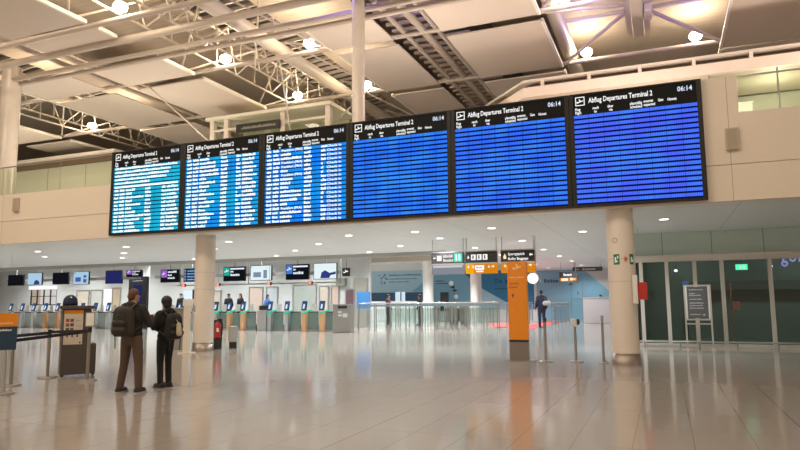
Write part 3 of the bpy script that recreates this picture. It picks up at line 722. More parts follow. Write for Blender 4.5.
# ------------------------------------------------------------------ murals on the rear wall
B1 = mat('mural_pale_blue', (.34, .50, .60), .5, var=.02); B2 = mat('mural_mid_blue', (.17, .36, .50), .5, var=.02); B3 = mat('mural_deep_blue', (.02, .17, .33), .5, var=.02); B4 = mat('mural_navy', (.03, .09, .17), .5)
Y0 = 50.296
def mural(label, x0, x1, z0, z1, m):
    return tag(MB().box(x0, x1, Y0-.03, Y0, z0, z1).build('wall_mural', m), label, 'mural', 'blue wall murals')
s = mural('leftmost pale blue mural with dark lines and dot cluster', -23.6, -18.0, 1.3, 4.2, B1)
MB().box(-23.55, -18.05, Y0-.034, Y0-.031, 1.35, 2.35).build('navy_band', B4, s)
m = MB(); glyphs(m, -21.7, Y0-.032, 3.75, 2.9, .15, .14); glyphs(m, -21.7, Y0-.032, 3.45, 2.6, .10, .12, 2); glyphs(m, -21.7, Y0-.032, 3.2, 1.8, .10, .12, 3); m.build('printed_lines', mat('slate_print', (.10, .17, .22), .5), s)
m = MB(); rr = random.Random(3)
for k in range(16):
    x, z = -22.7+rr.random()*.8, 3.05+rr.random()*.85; m.prism([(x, z), (x+.12, z), (x+.12, z+.09), (x, z+.09)], Y0-.034, Y0-.031)
m.build('dot_cluster', mat('dark_dots', (.05, .08, .1), .5), s)
MB().prism([(-19.6, 2.4), (-18.05, 2.4), (-18.05, 3.6)], Y0-.034, Y0-.031).build('blue_corner', B2, s)
s = mural('middle blue mural with small circles between the white columns', -17.7, -14.3, .9, 4.0, B2)
MB().prism([(-14.3, 3.2), (-14.3, 4.0), (-15.2, 4.0)], Y0-.034, Y0-.031).build('dark_corner', B4, s)
m = MB()
for x, z, r in ((-16.15, 3.05, .2), (-15.75, 1.95, .18)): m.prism([(x+r*math.cos(2*PI*k/14), z+r*math.sin(2*PI*k/14)) for k in range(14)], Y0-.034, Y0-.031)
m.build('pale_circles', WPAINT, s)
m = MB().box(-15.9, -15.87, Y0-.034, Y0-.031, .9, 2.9); m.prism([(-16.3, 2.7), (-15.9, 2.6), (-15.9, 2.85)], Y0-.034, Y0-.031).prism([(-16.1, 2.45), (-15.9, 2.35), (-15.6, 2.45), (-15.4, 2.4), (-15.85, 2.55)], Y0-.034, Y0-.031); glyphs(m, -17.5, Y0-.032, 3.2, .7, .1, .1); glyphs(m, -17.5, Y0-.032, 3.0, 1.1, .1, .1, 2); m.build('dark_drawing', DPRINT, s)
s = mural('deep blue mural reading Die beside the orange pylon', -13.6, -9.4, .9, 4.0, B3)
MB().prism([(-13.6, .9), (-10.6, .9), (-13.6, 2.6)], Y0-.034, Y0-.031).build('pale_triangle', B1, s)
m = put_text(MB(), 'Die', -12.5, Y0-.032, 3.0, .45, .62, .02); glyphs(m, -11.65, Y0-.032, 3.0, 1.1, .32, .24); glyphs(m, -12.5, Y0-.032, 2.5, 2.2, .1, .12, 2); m.build('lettering', mat('mural_lettering', (.01, .05, .10), .5), s)
o = tag(MB().prism([(-9.2, .05), (-3.6, .05), (-3.6, 2.1), (-5.6, 3.88), (-9.2, 3.88)], Y0-.03, Y0).build('wall_mural', mat('mural_sky_blue', (.20, .40, .54), .5, var=.03)), 'wide sky blue mural with slanting right edge behind the desk', 'mural', 'blue wall murals')
m = MB(); glyphs(m, -8.6, Y0-.032, 2.95, 1.0, .28, .22); m.build('lettering', mat('mural_lettering2', (.03, .10, .20), .5), o)
m = MB(); arrow(m, 'down', -6.2, Y0-.032, 2.0, .25); m.box(-6.6, -6.57, Y0-.034, Y0-.031, .5, 3.0).prism([(-6.8, 2.75), (-6.45, 2.7), (-6.5, 2.95)], Y0-.034, Y0-.031); m.build('drawing', mat('mural_drawing', (.07, .15, .22), .5), o)
t = thing('poster_stand', 'dark poster on stand before the middle blue mural', 'poster', (-16.3, 48.9, 0))
MB().box(-.35, .35, 0, .06, .8, 2.3).build('board', BLACK, t); MB().box(-.05, .18, -.006, -.001, 1.1, 1.3).build('print', WPAINT, t); MB().box(-.3, .3, -.05, .2, 0, .04).box(-.03, .03, 0, .06, .04, .8).build('foot', STEELD, t)
tag(MB().box(-24, -18.1, 48.6, 49.0, 0, 1.62).build('ledge_counter', LGREY), 'long pale counter under leftmost mural', 'counter')
for k, x in enumerate((-20.3, -19.75)):
    t = thing('display_case', ('left', 'right')[k] + ' of two small bright cases on pale counter', 'display case', (x, 48.7, 1.62), 0, 'bright cases on the counter')
    MB().box(-.18, .18 - .12*k, 0, .2, 0, .75).build('case', emat('bright_case', (.65, .80, .88), 1), t); MB().box(-.18, .18-.12*k, -.01, .2, .751, .8).build('lid', B2, t)
# reception desk
t = thing('reception_desk', 'white reception desk at far end of red carpet', 'desk', (-3.9, 45.5, 0))
MB().box(-1.3, 1.6, 0, .9, 0, 1.72).build('front', mat('pinkish_white', (.62, .58, .60), .4), t, bevel=.02); MB().box(-1.36, 1.66, -.05, .95, 1.721, 1.78).build('counter_top', LGREY, t)
t = thing('glass_screen', 'tall glass screen behind the reception desk', 'glass screen', (-4.9, 47.5, 0))
MB().box(-.5, 2.6, 0, .03, .1, 2.9).build('pane', CLEAR, t); MB().box(-.55, -.5, -.02, .05, 0, 2.95).build('post', STEELD, t)
t = thing('glass_screen', 'low glass screen left of the reception desk', 'glass screen', (-7.4, 47.8, 0))
MB().box(0, 2.0, 0, .03, .1, 1.75).build('pane', CLEAR, t); MB().box(-.04, 0, -.02, .05, 0, 1.8).build('post', STEELD, t)

# ------------------------------------------------------------------ hanging direction signs
SG = 22.6
GREYLIT = emat('dim_sign_face', (.30, .31, .36), .8); YEL = emat('amber_sign', (.95, .42, .01), .95); ORL = emat('orange_sign', (.72, .24, .008), .95); DSG = mat('dark_sign', (.03, .028, .028), .4); EXITG = emat('exit_green', (.06, .75, .55), 1.1)
def hang_sign(x0, x1, label, upper, lower, ext):
    t = thing('hanging_sign', label, 'sign', (x0, SG, 2.58), 0, 'hanging direction signs'); w = x1-x0
    for x in (.03, w-.03): MB().tube((x, .06, 0), (x, .06, 1.32), .018, 8).build('rod', STEEL, t)
    MB().box(0, w, 0, .12, .40, .80).build('upper_panel', upper, t); MB().box(0, w, 0, .12, 0, .345).build('lower_panel', lower, t)
    MB().box(-.01, w+.01, -.01, .13, .345, .40).box(-.01, w+.01, -.01, .13, .80, .84).build('trim_bar', STEEL, t)
    ext(t, w); return t
def hs1(t, w):
    arrow(MB(), 'left', .06, -.001, .55, .12).build('arrow', WLIT, t)
    MB().box(.22, .4, -.006, -.001, .50, .70).build('icon_box', WLIT, t)
    m = MB(); glyphs(m, .46, -.002, .62, .38, .1, .05); glyphs(m, .46, -.002, .47, .38, .1, .05, 2); m.build('lettering', emat('pale_lettering', (.9, .82, .8), 1), t)
    MB().box(.88, 1.2, -.006, -.001, .45, .77).build('exit_box', EXITG, t)
    MB().box(.95, 1.0, -.01, -.0065, .5, .72).box(1.06, 1.13, -.01, -.0065, .5, .72).build('exit_figure', WLIT, t)
    MB().box(0.06, w-.06, -.006, -.001, .25, .33).build('light_band', emat('pale_band_light', (.6, .62, .65), 1), t)
def hs2(t, w):
    arrow(MB(), 'down', .05, -.001, .54, .12).build('arrow', WLIT, t)
    for x in (.22, .44, .66):
        s = MB().box(x, x+.17, -.006, -.001, .50, .70).build('icon_box', WLIT, t); MB().box(x+.05, x+.10, -.01, -.0065, .53, .67).build('icon_figure', DPRINT, s)
    MB().box(.0, .32, -.004, -.001, 0, .345).build('amber_zone', YEL, t)
    m = MB(); arrow(m, 'down', .06, -.005, .2, .1); arrow(m, 'down', .24, -.005, .2, .1); put_text(m, 'A', w-.34, -.005, .2, .13, .08, .01); arrow(m, 'right', w-.2, -.005, .2, .1); m.build('arrow', WLIT, t)
    m = MB(); m.box(.36, .70, -.006, -.001, .14, .30); glyphs(m, .40, -.002, .05, .28, .06, .05); m.build('icon_box', WLIT, t)
    glyphs(MB(), .40, -.0065, .19, .26, .07, .05).build('icon_figure', mat('amber_print', (.7, .35, .2), .5), t)
def hs3(t, w):
    m = MB().box(.10, .2, -.006, -.001, .50, .62); m.prism([(.12, .62), (.18, .62), (.15, .70)], -.006, -.001); m.build('bag_icon', emat('amber_lettering', (1, .85, .5), 1), t)
    m = MB(); put_text(m, 'Sperrgepäck', .27, -.002, .63, .13, .60, .012); put_text(m, 'Bulky Baggage', .27, -.002, .46, .13, .72, .012); m.build('lettering', WLIT, t)
    m = MB(); arrow(m, 'left', w-.18, -.001, .57, .13); m.build('arrow', WLIT, t)
    m = MB(); arrow(m, 'down', .1, -.001, .2, .1); m.box(.22, .3, -.004, -.001, .1, .26); put_text(m, 'B', w-.34, -.002, .2, .13, .09, .01); arrow(m, 'right', w-.2, -.001, .21, .11); m.build('lower_arrows', WLIT, t)
hang_sign(-8.02, -6.76, 'left hanging sign with green exit box over blank grey panel', DSG, GREYLIT, hs1)
hang_sign(-6.70, -5.52, 'middle hanging sign with three white icons over amber panel', DSG, ORL, hs2)
hang_sign(-5.38, -4.18, 'right hanging sign reading Sperrgepäck and Bulky Baggage over orange panel', DSG, ORL, hs3)
t = thing('hanging_sign', 'round white lit sign beside the top of the orange pylon', 'sign', (-4.32, 22.9, 2.18))
m = MB(); m.tube((0, 0, .2), (0, .1, .2), .19, 24); m.build('disc', emat('white_disc', (1, 1, 1), 1.3), t); MB().tube((.12, .05, .34), (.12, .05, 1.72), .02, 8).build('rod', STEEL, t); MB().box(-.27, -.22, 0, .1, .05, .35).box(.22, .27, 0, .1, .05, .35).build('bracket', STEELD, t)
def far_sign(x0, x1, y, z0, z1, label, m, ext):
    t = thing('hanging_sign', label, 'sign', (x0, y, z0)); MB().box(0, x1-x0, 0, .1, 0, z1-z0).build('panel', m, t); ext(t, x1-x0, z1-z0)
    for x in (.1, x1-x0-.1): MB().tube((x, .05, z1-z0), (x, .05, 3.9-z0), .02, 8).build('rod', STEEL, t)
    return t
def fs1(t, w, h):
    MB().box(.02, w-.02, -.005, -.001, .03, h*.42).build('orange_panel', ORL, t); m = MB(); m.box(.12, .5, -.009, -.0055, .08, h*.36); arrow(m, 'right', w-.25, -.0055, .1, .15); m.box(.65, .78, -.009, -.0055, .1, .25); glyphs(m, .25, -.002, h*.62, .5, .15, .14); m.build('lettering', WLIT, t)
far_sign(-5.9, -4.85, 40, 2.69, 3.3, 'small far sign, dark above orange, hung before sky blue mural', DSG, fs1)
def fs2(t, w, h):
    m = MB(); glyphs(m, .15, -.002, .08, .2, .12, .12); glyphs(m, .6, -.002, .07, .8, .12, .1, 3); m.build('lettering', mat('pale_print', (.6, .58, .55), .5), t)
far_sign(-5.15, -3.4, 40.4, 3.34, 3.6, 'long dark far sign hung near the ceiling left of right column', mat('dark_umber', (.06, .045, .04), .4), fs2)

# ------------------------------------------------------------------ orange pylon
t = thing('information_pylon', 'tall orange information pylon with grey foot standing in hall', 'pylon', (-3.65, 17.2, 0), math.radians(4))
MB().box(-.255, .255, -.1, .12, .56, 2.64).build('orange_body', ORANGE, t, bevel=.008)
MB().box(-.25, .25, -.095, .115, .03, .50).build('grey_foot', mat('pylon_grey', (.20, .165, .145), .4), t)
MB().box(-.25, .25, -.098, .118, .50, .559).build('dark_joint', BLACK, t)
MB().box(-.42, .42, -.22, .25, 0, .03).build('base_plate', STEELD, t)
m = MB(); plane(m, -.11, -.101, 2.36, .24); glyphs(m, -.21, -.102, 2.20, .40, .035, .03); m.build('white_print', mat('orange_white_print', (.85, .6, .35), .5), t)
m = MB(); put_text(m, 'Service', -.21, -.102, 2.03, .085, .25, .004); put_text(m, 'Center', -.21, -.102, 1.93, .085, .23, .004); arrow(m, 'up', -.17, -.101, 1.68, .10); m.build('dark_print', DPRINT, t)

# ------------------------------------------------------------------ stanchions
def stanchion(x, y, label, head, h=1.14, group='stanchions'):
    bs = .65 if head == 'pin' else 1
    t = thing('stanchion', label, 'stanchion', (x, y, 0), 0, group)
    MB().lathe([(.001, .035), (.12*bs, .035), (.19*bs, .022), (.195*bs, 0), (.001, 0)], 0, 0, 24).build('base', STEELD, t)
    MB().tube((0, 0, .03), (0, 0, h), .034, 14).build('post', mat('stanchion_steel', (.34, .31, .27), .35, .8), t)
    if head == 'cap': MB().tube((0, 0, h-.1), (0, 0, h+.01), .042, 14).build('belt_head', BLACK, t)
    if head == 'belt':
        MB().box(-.10, .06, -.06, .06, h-.24, h-.02).build('belt_head', LGREY, t, bevel=.03); MB().box(.061, .12, -.05, .05, h-.18, h-.03).build('belt_clip', BLACK, t, bevel=.01)
    if head == 'pin': MB().tube((0, 0, h), (0, 0, h+.06), .045, 14).build('belt_head', GREY, t)
    return t
stanchion(-2.95, 17.15, 'black capped steel stanchion right of the orange pylon', 'cap')
stanchion(-2.21, 17.35, 'steel stanchion with bulky grey belt head, middle of three by the pylon', 'belt')
stanchion(-1.52, 17.3, 'thin steel stanchion just left of the right round column', 'pin')
P1, P2, P3, P4 = (-12.54, 10.21), (-11.24, 10.10), (-12.05, 9.0), (-11.11, 8.15)
G2 = 'belt stanchions at the left'
stanchion(*P1, 'steel stanchion left of the dark brown kiosk carrying black belts', 'cap', 1.03, G2)
t2 = stanchion(*P2, 'steel stanchion right of the dark brown kiosk with small notice on top', 'cap', 1.1, G2)
MB().box(-.09, .09, -.012, .012, 1.12, 1.42, math.radians(45)).build('notice_frame', STEELD, t2); MB().box(-.075, .075, -.016, -.013, 1.14, 1.40, math.radians(45), (0, 0)).build('notice', WPAINT, t2)
stanchion(*P3, 'steel stanchion partly hidden behind orange and navy sign board', 'cap', 1.03, G2)
BELT = mat('black_webbing', (.012, .012, .014), .6)
def belt(a, b, z0, z1, label):
    tag(MB().bar((a[0], a[1], z0), (b[0], b[1], z1), .006, .06).build('belt', BELT), label, 'belt', 'black retractable belts')
def lerp(a, b, t): return (a[0]+(b[0]-a[0])*t, a[1]+(b[1]-a[1])*t)
belt(lerp(P3, P1, .04), lerp(P3, P1, .96), .97, .97, 'upper black belt from sign board to kiosk stanchion')
belt(lerp(P1, P2, .04), lerp(P1, P2, .96), .99, 1.03, 'black belt crossing in front of the brown kiosk')
belt(lerp(P4, P2, .03), lerp(P4, P2, .97), .93, 1.02, 'lower black belt from sign board to notice stanchion')
t = thing('sign_board', 'orange and navy sign board on steel post at left edge', 'sign board', (*P4, 0), math.radians(53))
MB().lathe([(.001, .03), (.12, .03), (.2, .02), (.2, 0), (.001, 0)], 0, 0, 24).build('base', STEELD, t)
MB().tube((0, .03, .025), (0, .03, 1.2), .034, 14).build('post', STEEL, t)
MB().box(-.5, .17, -.03, .0, .78, 1.20).build('navy_panel', NAVY, t); MB().box(-.5, .17, -.03, 0, 1.201, 1.44).build('orange_panel', ORANGE, t)
m = MB(); glyphs(m, -.42, -.031, 1.245, .52, .03, .03); m.build('orange_lettering', mat('pale_orange_print', (.9, .6, .3), .5), t)
m = MB(); glyphs(m, -.42, -.031, 1.12, .5, .035, .03); glyphs(m, -.42, -.031, 1.05, .32, .03, .03, 3); m.build('navy_lettering', WPAINT, t)

# ------------------------------------------------------------------ brown kiosk on the left with a cap on it
t = thing('poster_kiosk', 'dark brown kiosk with cream poster behind black belts', 'kiosk', (-12.38, 10.74, 0), math.radians(49+6))
MB().box(-.29, .29, -.2, .25, 0.04, 1.48).build('body', DARKBR, t, bevel=.01); MB().box(-.35, .36, -.26, .3, 1.481, 1.56).build('cap_board', DARKBR, t, bevel=.01)
MB().box(.29, .43, -.12, .25, .04, .70).build('side_locker', DARKBR, t, bevel=.01)
p = MB().box(-.26, .12, -.212, -.201, .70, 1.46).build('poster', mat('cream_poster', (.60, .53, .43), .5), t)
MB().box(-.255, .115, -.215, -.2125, 1.38, 1.455).build('orange_strip', ORANGE, p)
for k, c in enumerate(((.5, .04, .03), (.10, .11, .05), (.35, .08, .05), (.08, .07, .06), (.06, .12, .06), (.2, .1, .06))):
    MB().box(-.225+.09*(k % 2), -.155+.09*(k % 2), -.215, -.2125, 1.20-.1*(k//2), 1.27-.1*(k//2)).build('coloured_square', mat('poster_colour_%d' % k, c, .5), p)
m = MB(); glyphs(m, -.02, -.2126, 1.22, .1, .02, .02); glyphs(m, -.02, -.2126, 1.10, .1, .02, .02, 2); m.build('print_lines', mat('brown_lines', (.35, .28, .2), .5), p)
m = MB()
for k in range(3): m.box(-.2+.1*k, -.17+.1*k, -.215, -.2125, .86, .95).box(-.205+.1*k, -.165+.1*k, -.215, -.2125, .955, .985)
m.build('pictograms', DPRINT, p)
MB().box(.06, .09, -.215, -.2125, .72, .76).build('small_mark', DPRINT, p)
for x in (-.25, .25, .38): MB().tube((x, -.16, .03), (x, -.10, .03), .03, 10).build('caster', BLACK, t)
t = thing('cap', 'round navy blue cap with white spot on top of kiosk', 'cap', (-12.54, 10.70, 1.561), math.radians(49))
MB().lathe([(.001, .245), (.05, .24), (.10, .21), (.14, .15), (.155, .06), (.155, 0), (.001, 0)], 0, 0, 24).build('crown', mat('navy_felt', (.008, .014, .05), .7), t)
MB().ell((.01, -.115, .185), (.02, .012, .018), 10, 6).build('badge', WPAINT, t)
mb = MB(); mb.add([(math.cos(a)*(.155+.05*(k % 2)), math.sin(a)*(.155+.05*(k % 2)), .002) for k, a in enumerate([PI+PI*q/12 for q in range(13) for _ in (0, 1)])], [(2*q, 2*q+1, 2*q+3, 2*q+2) for q in range(12)]); mb.build('brim', mat('navy_felt', (.008, .014, .05), .7), t)

# small white post stand, bin and extinguisher by the left column
t = thing('dispenser_stand', 'white post stand with flat foot left of the cream column', 'stand', (-14.27, 16.62, 0), math.radians(41))
MB().box(-.12, .10, -.06, .06, .03, 1.5).build('post', mat('cream_white', (.70, .64, .56), .4), t, bevel=.01); MB().box(-.26, .28, -.2, .2, 0, .03).build('base_plate', mat('cream_white', (.7, .64, .56), .4), t)
MB().box(-.15, .16, -.1, .09, 1.501, 1.72).build('dispenser', WHITE, t, bevel=.015); MB().box(.161, .24, -.06, .04, 1.3, 1.5).build('drip_tray', GREY, t)
t = thing('info_desk', 'grey brown desk panel behind the woman in black', 'desk', (-15.75, 17.75, 0), math.radians(41))
MB().box(-.35, .3, 0, .5, 0, 1.4).build('front', mat('taupe_desk', (.27, .24, .21), .45), t, bevel=.02); MB().box(-.4, .35, -.05, .55, 1.401, 1.44).build('desk_top', GREY, t)
t = thing('fire_extinguisher', 'red fire extinguisher on black stand beside the cream column', 'fire extinguisher', (-14.55, 18.52, 0), math.radians(38))
MB().lathe([(.001, .36), (.10, .37), (.11, .42), (.11, .80), (.085, .88), (.035, .92), (.03, .97), (.001, .97)], 0, 0, 20).build('cylinder', RED, t)
MB().box(-.03, .03, -.05, .03, .972, 1.02).box(-.02, .14, -.02, .02, 1.0, 1.04).build('valve', BLACK, t)
MB().tube((.05, -.02, .99), (.16, -.04, .85), .018, 8).tube((.16, -.04, .85), (.14, -.05, .5), .018, 8).build('hose', BLACK, t)
MB().box(-.12, .12, -.1, .12, 0, .34).box(-.15, .15, .125, .15, 0, 1.0).build('stand', BLACK, t); MB().box(-.04, .03, -.116, -.108, .6, .72).build('label_patch', WPAINT, t)
t = thing('waste_bin', 'dark grey bin right of the red fire extinguisher', 'bin', (-14.22, 18.95, 0), math.radians(38))
MB().box(-.16, .16, -.15, .15, .22, .78).build('body', GREY, t, bevel=.015); MB().box(-.13, .13, -.12, .12, 0, .219).build('foot', BLACK, t)

# ------------------------------------------------------------------ glazed doors at the right
YF = 23.8
MUL = mat('cream_mullion', (.62, .58, .52), .4); xs = [-1.03, -.72, .11, .98, 1.81, 3.21, 4.62, 6.0, 7.5]
for k, (a, b) in enumerate(zip(xs, xs[1:])):
    o = struct('window_%d' % (k+1) if k < 6 else 'window_%d' % (k+3), MB().box(a-.06, a+.06, YF-.05, YF+.09, .06, 2.88).box(a+.06, b-.06, YF, YF+.06, .06, .12), MUL)
    MB().box(a+.061, b-.061, YF+.03, YF+.045, .121, 2.88).build('pane', DOORG, o)
struct('trim_4', MB().box(-1.1, 9, YF-.1, YF+.1, 2.881, 3.10), MUL)
struct('wall_panel_right', MB().box(-1.1, 9, YF+.16, YF+.2, 3.101, 3.9), panel_mat('grey_green_glazed_panel', (.55, .66, .60), .3, 1.55, 0, (.18, .2, .18), .02))
t = thing('bumper_rail', 'low steel bumper rail running along the glazed doors', 'rail', (0, 23.45, 0))
MB().tube((-1.0, 0, .2), (9, 0, .2), .03, 8).build('rail', STEEL, t); MB().box(-1.05, 9, .2, .34, 0, .06).build('sill', STEEL, t)
for x in (-.7, .4, .98, 2.1, 3.25, 4.6, 6): MB().tube((x, 0, 0), (x, 0, .2), .025, 8).build('post', STEELD, t)
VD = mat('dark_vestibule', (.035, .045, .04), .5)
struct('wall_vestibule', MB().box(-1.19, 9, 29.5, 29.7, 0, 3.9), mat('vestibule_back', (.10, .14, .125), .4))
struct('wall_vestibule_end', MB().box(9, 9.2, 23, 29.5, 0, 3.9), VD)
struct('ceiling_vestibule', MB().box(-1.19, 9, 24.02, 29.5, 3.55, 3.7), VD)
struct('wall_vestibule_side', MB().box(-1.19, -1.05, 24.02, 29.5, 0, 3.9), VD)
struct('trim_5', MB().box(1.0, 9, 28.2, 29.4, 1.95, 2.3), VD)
s = tag(MB().box(2.30, 2.66, 24.6, 24.66, 2.58, 2.77).build('exit_sign', emat('exit_lamp', (.12, .9, .5), 1.6)), 'glowing green exit sign behind the glazed doors', 'exit sign')
MB().box(2.42, 2.46, 24.594, 24.599, 2.62, 2.72).box(2.52, 2.57, 24.594, 24.599, 2.62, 2.72).build('pictogram', WLIT, s); MB().tube((2.48, 24.63, 2.77), (2.48, 24.63, 3.55), .015).build('rod', BLACK, s)
for x, y, z, lab in ((.42, 25, 2.62, 'small bright spot lamp behind the glazed doors'), (3.35, 24.6, 2.68, 'tiny green white lamp behind rightmost glazed door')):
    s = tag(MB().ell((x, y, z), (.06, .06, .05), 10, 6).build('spot_lamp', emat('spot_face', (.8, .9, 1), 2.5)), lab, 'lamp'); MB().tube((x, y, z+.04), (x, y, 3.55), .012).build('rod', BLACK, s)
s = tag(MB().box(.62, .82, 25.4, 25.43, 1.9, 2.25).build('blue_notice', emat('blue_notice_face', (.06, .14, .36), .8)), 'small blue lit notice behind glass above the sign stand', 'notice'); MB().box(.70, .74, 25.4, 25.43, 0, 1.9).build('post', BLACK, s)
s = put_text(MB(), 'gor', 3.56, YF+.156, 2.78, .66, .66, .01).build('neon_letters', emat('violet_neon', (.40, .34, .85), .9)); tag(s, 'violet letters gor behind the door header at right edge', 'lettering')
tag(MB().box(2.2, 2.24, 26, 26.04, 0, 2.2).box(2.2, 2.5, 26, 26.03, 1.2, 1.5).build('pole_sign', mat('dull_red', (.30, .06, .05), .5)), 'thin pole with red flag sign seen through the glazed door', 'sign')
for x in (1.0, 5.5): area('vestibule_fill', (x, 24.45, 3.45), .5, 60, (.8, 1, .92), (math.radians(35), 0, 0))  # added fill hidden behind the door header, brightens the vestibule
# sign stand
t = thing('notice_stand', 'free standing steel notice frame with grey board before glazed doors', 'notice stand', (.96, 22.5, 0))
for x in (-.37, .37):
    l = MB().box(x-.025, x+.025, -.025, .025, .03, 2.05).build('leg', STEEL, t); MB().box(x-.05, x+.05, -.22, .22, 0, .03).build('foot', STEEL, l)
for z0, z1 in ((2.0, 2.05), (.93, .98), (.80, .84)): MB().box(-.344, .344, -.024, .024, z0, z1).build('cross_bar', STEEL, t)
MB().box(-.30, .30, -.012, .012, 1.0, 1.985).build('board', mat('slate_board', (.10, .105, .11), .4), t); MB().box(-.345, -.30, -.03, .0, .98, 2.0).box(.30, .345, -.03, 0, .98, 2.0).build('board_edge', WHITE, t)
m = MB()
for k, (w, z) in enumerate(((.40, 1.88), (.18, 1.76), (.34, 1.70), (.36, 1.58), (.42, 1.46), (.38, 1.38), (.42, 1.30), (.3, 1.1))): glyphs(m, -.24, -.0125, z, w, .035, .03, k)
arrow(m, 'right', .12, -.0125, 1.06, .09); m.build('lettering', mat('grey_white_print', (.5, .5, .5), .5), t)

# ------------------------------------------------------------------ people
SKIN = mat('skin', (.50, .30, .22), .5, var=.04, scale=20)
def remesh(mb, name, m, parent, voxel, smooth=4):
    o = bpy.data.objects.new(name, mb.mesh(name)); C.objects.link(o)
    r = o.modifiers.new('r', 'REMESH'); r.mode = 'VOXEL'; r.voxel_size = voxel
    s = o.modifiers.new('s', 'SMOOTH'); s.factor = .5; s.iterations = smooth
    dg = bpy.context.evaluated_depsgraph_get(); dg.update()
    me = bpy.data.meshes.new_from_object(o.evaluated_get(dg))
    old = o.data; o.modifiers.clear(); o.data = me; bpy.data.meshes.remove(old)
    me.materials.clear(); me.materials.append(m)
    me.polygons.foreach_set('use_smooth', [True]*len(me.polygons))
    o.parent = parent
    return o
def person(label, loc, rz, h, jacket, trousers, hair, shoe=BLACK, arms=None, feet=(.11, .11), head_yaw=0, voxel=.012, female=False, slim=1.0, hair_long=False, group=None, hair_scale=1.0):
    """local +Y is where the figure faces; arms = ((elbow, wrist) left, (elbow, wrist) right) at 1.75 m"""
    t = thing('person', label, 'person', loc, rz, group); k = h/1.75
    S = lambda p: tuple(c*k for c in p)
    sh = .185 if not female else .165
    arms = arms or (((-.26, -.02, 1.12), (-.25, .10, .88)), ((.26, -.02, 1.12), (.25, .10, .88)))
    hip, knee, ank = .095, .50, .085
    b = MB()
    def cap(mb, a, c, ra, rc): mb.cap(S(a), S(c), ra*k, rc*k, 12)
    def ell(mb, c, r): mb.ell(S(c), tuple(q*k for q in r), 16, 10)
    # head with face
    cy, sy = math.cos(head_yaw), math.sin(head_yaw)
    H = lambda x, y, z: (x*cy-y*sy, .02+x*sy+y*cy, z)
    ell(b, H(0, .0, 1.645), (.078, .078, .112)); ell(b, H(0, .02, 1.60), (.06, .07, .075)); ell(b, H(0, .095, 1.625), (.014, .022, .024)); ell(b, H(-.078, 0, 1.635), (.014, .02, .03)); ell(b, H(.078, 0, 1.635), (.014, .02, .03)); ell(b, H(0, .082, 1.575), (.024, .014, .010)); ell(b, H(0, .07, 1.545), (.03, .026, .02))
    cap(b, (0, 0, 1.44), H(0, 0, 1.58), .058, .055)
    ell(b, (0, 0, 1.30), (sh*.92, .105, .20)); ell(b, (0, .0, 1.10), (.135*slim, .095, .16)); ell(b, (0, 0, .95), (.155*slim, .11, .13))
    for sgn, (el, wr) in ((-1, arms[0]), (1, arms[1])):
        cap(b, (sgn*sh, 0, 1.40), el, .052, .040); cap(b, el, wr, .040, .027)
        d = (Vector(wr)-Vector(el)).normalized(); side = d.cross(Vector((0, 0, 1))).normalized() if abs(d.z) < .95 else Vector((1, 0, 0)); nrm = side.cross(d)
        w = Vector(wr); pm = w+d*.05
        for i in range(-1, 2): cap(b, tuple(w+side*.016*i), tuple(pm+side*.022*i+d*.03), .016, .014)
        for i in range(4):
            q = pm+side*(.033-.022*i)+d*.035; ln = (.030, .036, .034, .026)[i]
            m1 = q+d*ln-nrm*.012; m2 = m1+d*ln*.6-nrm*.025
            cap(b, tuple(q), tuple(m1), .0105, .010); cap(b, tuple(m1), tuple(m2), .010, .009)
        th = w+side*sgn*.03+d*.03; cap(b, tuple(w+d*.015), tuple(th), .014, .012); cap(b, tuple(th), tuple(th+d*.035-nrm*.015+side*sgn*.006), .011, .009)
    for sgn, fx in ((-1, feet[0]), (1, feet[1])):
        cap(b, (sgn*hip, 0, .92), (sgn*(hip+fx)/2, .02, knee), .085*slim, .055); cap(b, (sgn*(hip+fx)/2, .02, knee), (sgn*fx, 0, ank), .054, .038)
        cap(b, (sgn*fx, -.02, .055), (sgn*fx, .12, .035), .04, .03)
    remesh(b, 'body', SKIN, t, voxel)
    j = MB()
    ell(j, (0, -.005, 1.30), (sh+.035, .145, .215)); ell(j, (0, 0, 1.10), (.165*slim+.01, .135, .20)); ell(j, (0, 0, .985), (.178*slim+.01, .145, .10)); cap(j, (-sh+.02, 0, 1.42), (sh-.02, 0, 1.42), .075, .075); ell(j, (0, -.085, 1.47), (.115, .06, .075))
    for q in range(10):
        a = 2*PI*q/10; ell(j, (.065*math.cos(a), -.005+.065*math.sin(a), 1.475-.012*math.sin(a)), (.035, .035, .035))
    for sgn, (el, wr) in ((-1, arms[0]), (1, arms[1])):
        cap(j, (sgn*sh, 0, 1.405), el, .078, .066); cap(j, el, tuple(Vector(el).lerp(Vector(wr), .93)), .064, .048)
    remesh(j, 'jacket', jacket, t, max(voxel, .014))
    p = MB(); ell(p, (0, 0, .94), (.17*slim+.008, .128, .165))
    for sgn, fx in ((-1, feet[0]), (1, feet[1])):
        cap(p, (sgn*hip, -.005, .90), (sgn*(hip+fx)/2, .02, knee), .102*slim, .074*slim); cap(p, (sgn*(hip+fx)/2, .02, knee), (sgn*fx, -.005, ank+.02), .072*slim, .064*slim)
    remesh(p, 'trousers', trousers, t, max(voxel, .014))
    for sgn, fx in ((-1, feet[0]), (1, feet[1])):
        q = MB(); cap(q, (sgn*fx, -.055, .052), (sgn*fx, .13, .044), .050, .042); q.box((sgn*fx-.045)*k, (sgn*fx+.045)*k, -.09*k, .16*k, 0.0, .03*k)
        so = remesh(q, 'shoe', shoe, t, .012, 3)
        MB().box((sgn*fx-.05)*k, (sgn*fx+.05)*k, -.10*k, .17*k, 0.001, .018*k).build('sole', mat('pale_sole', (.5, .46, .4), .6) if shoe is not BLACK else BLACK, so, bevel=.006)
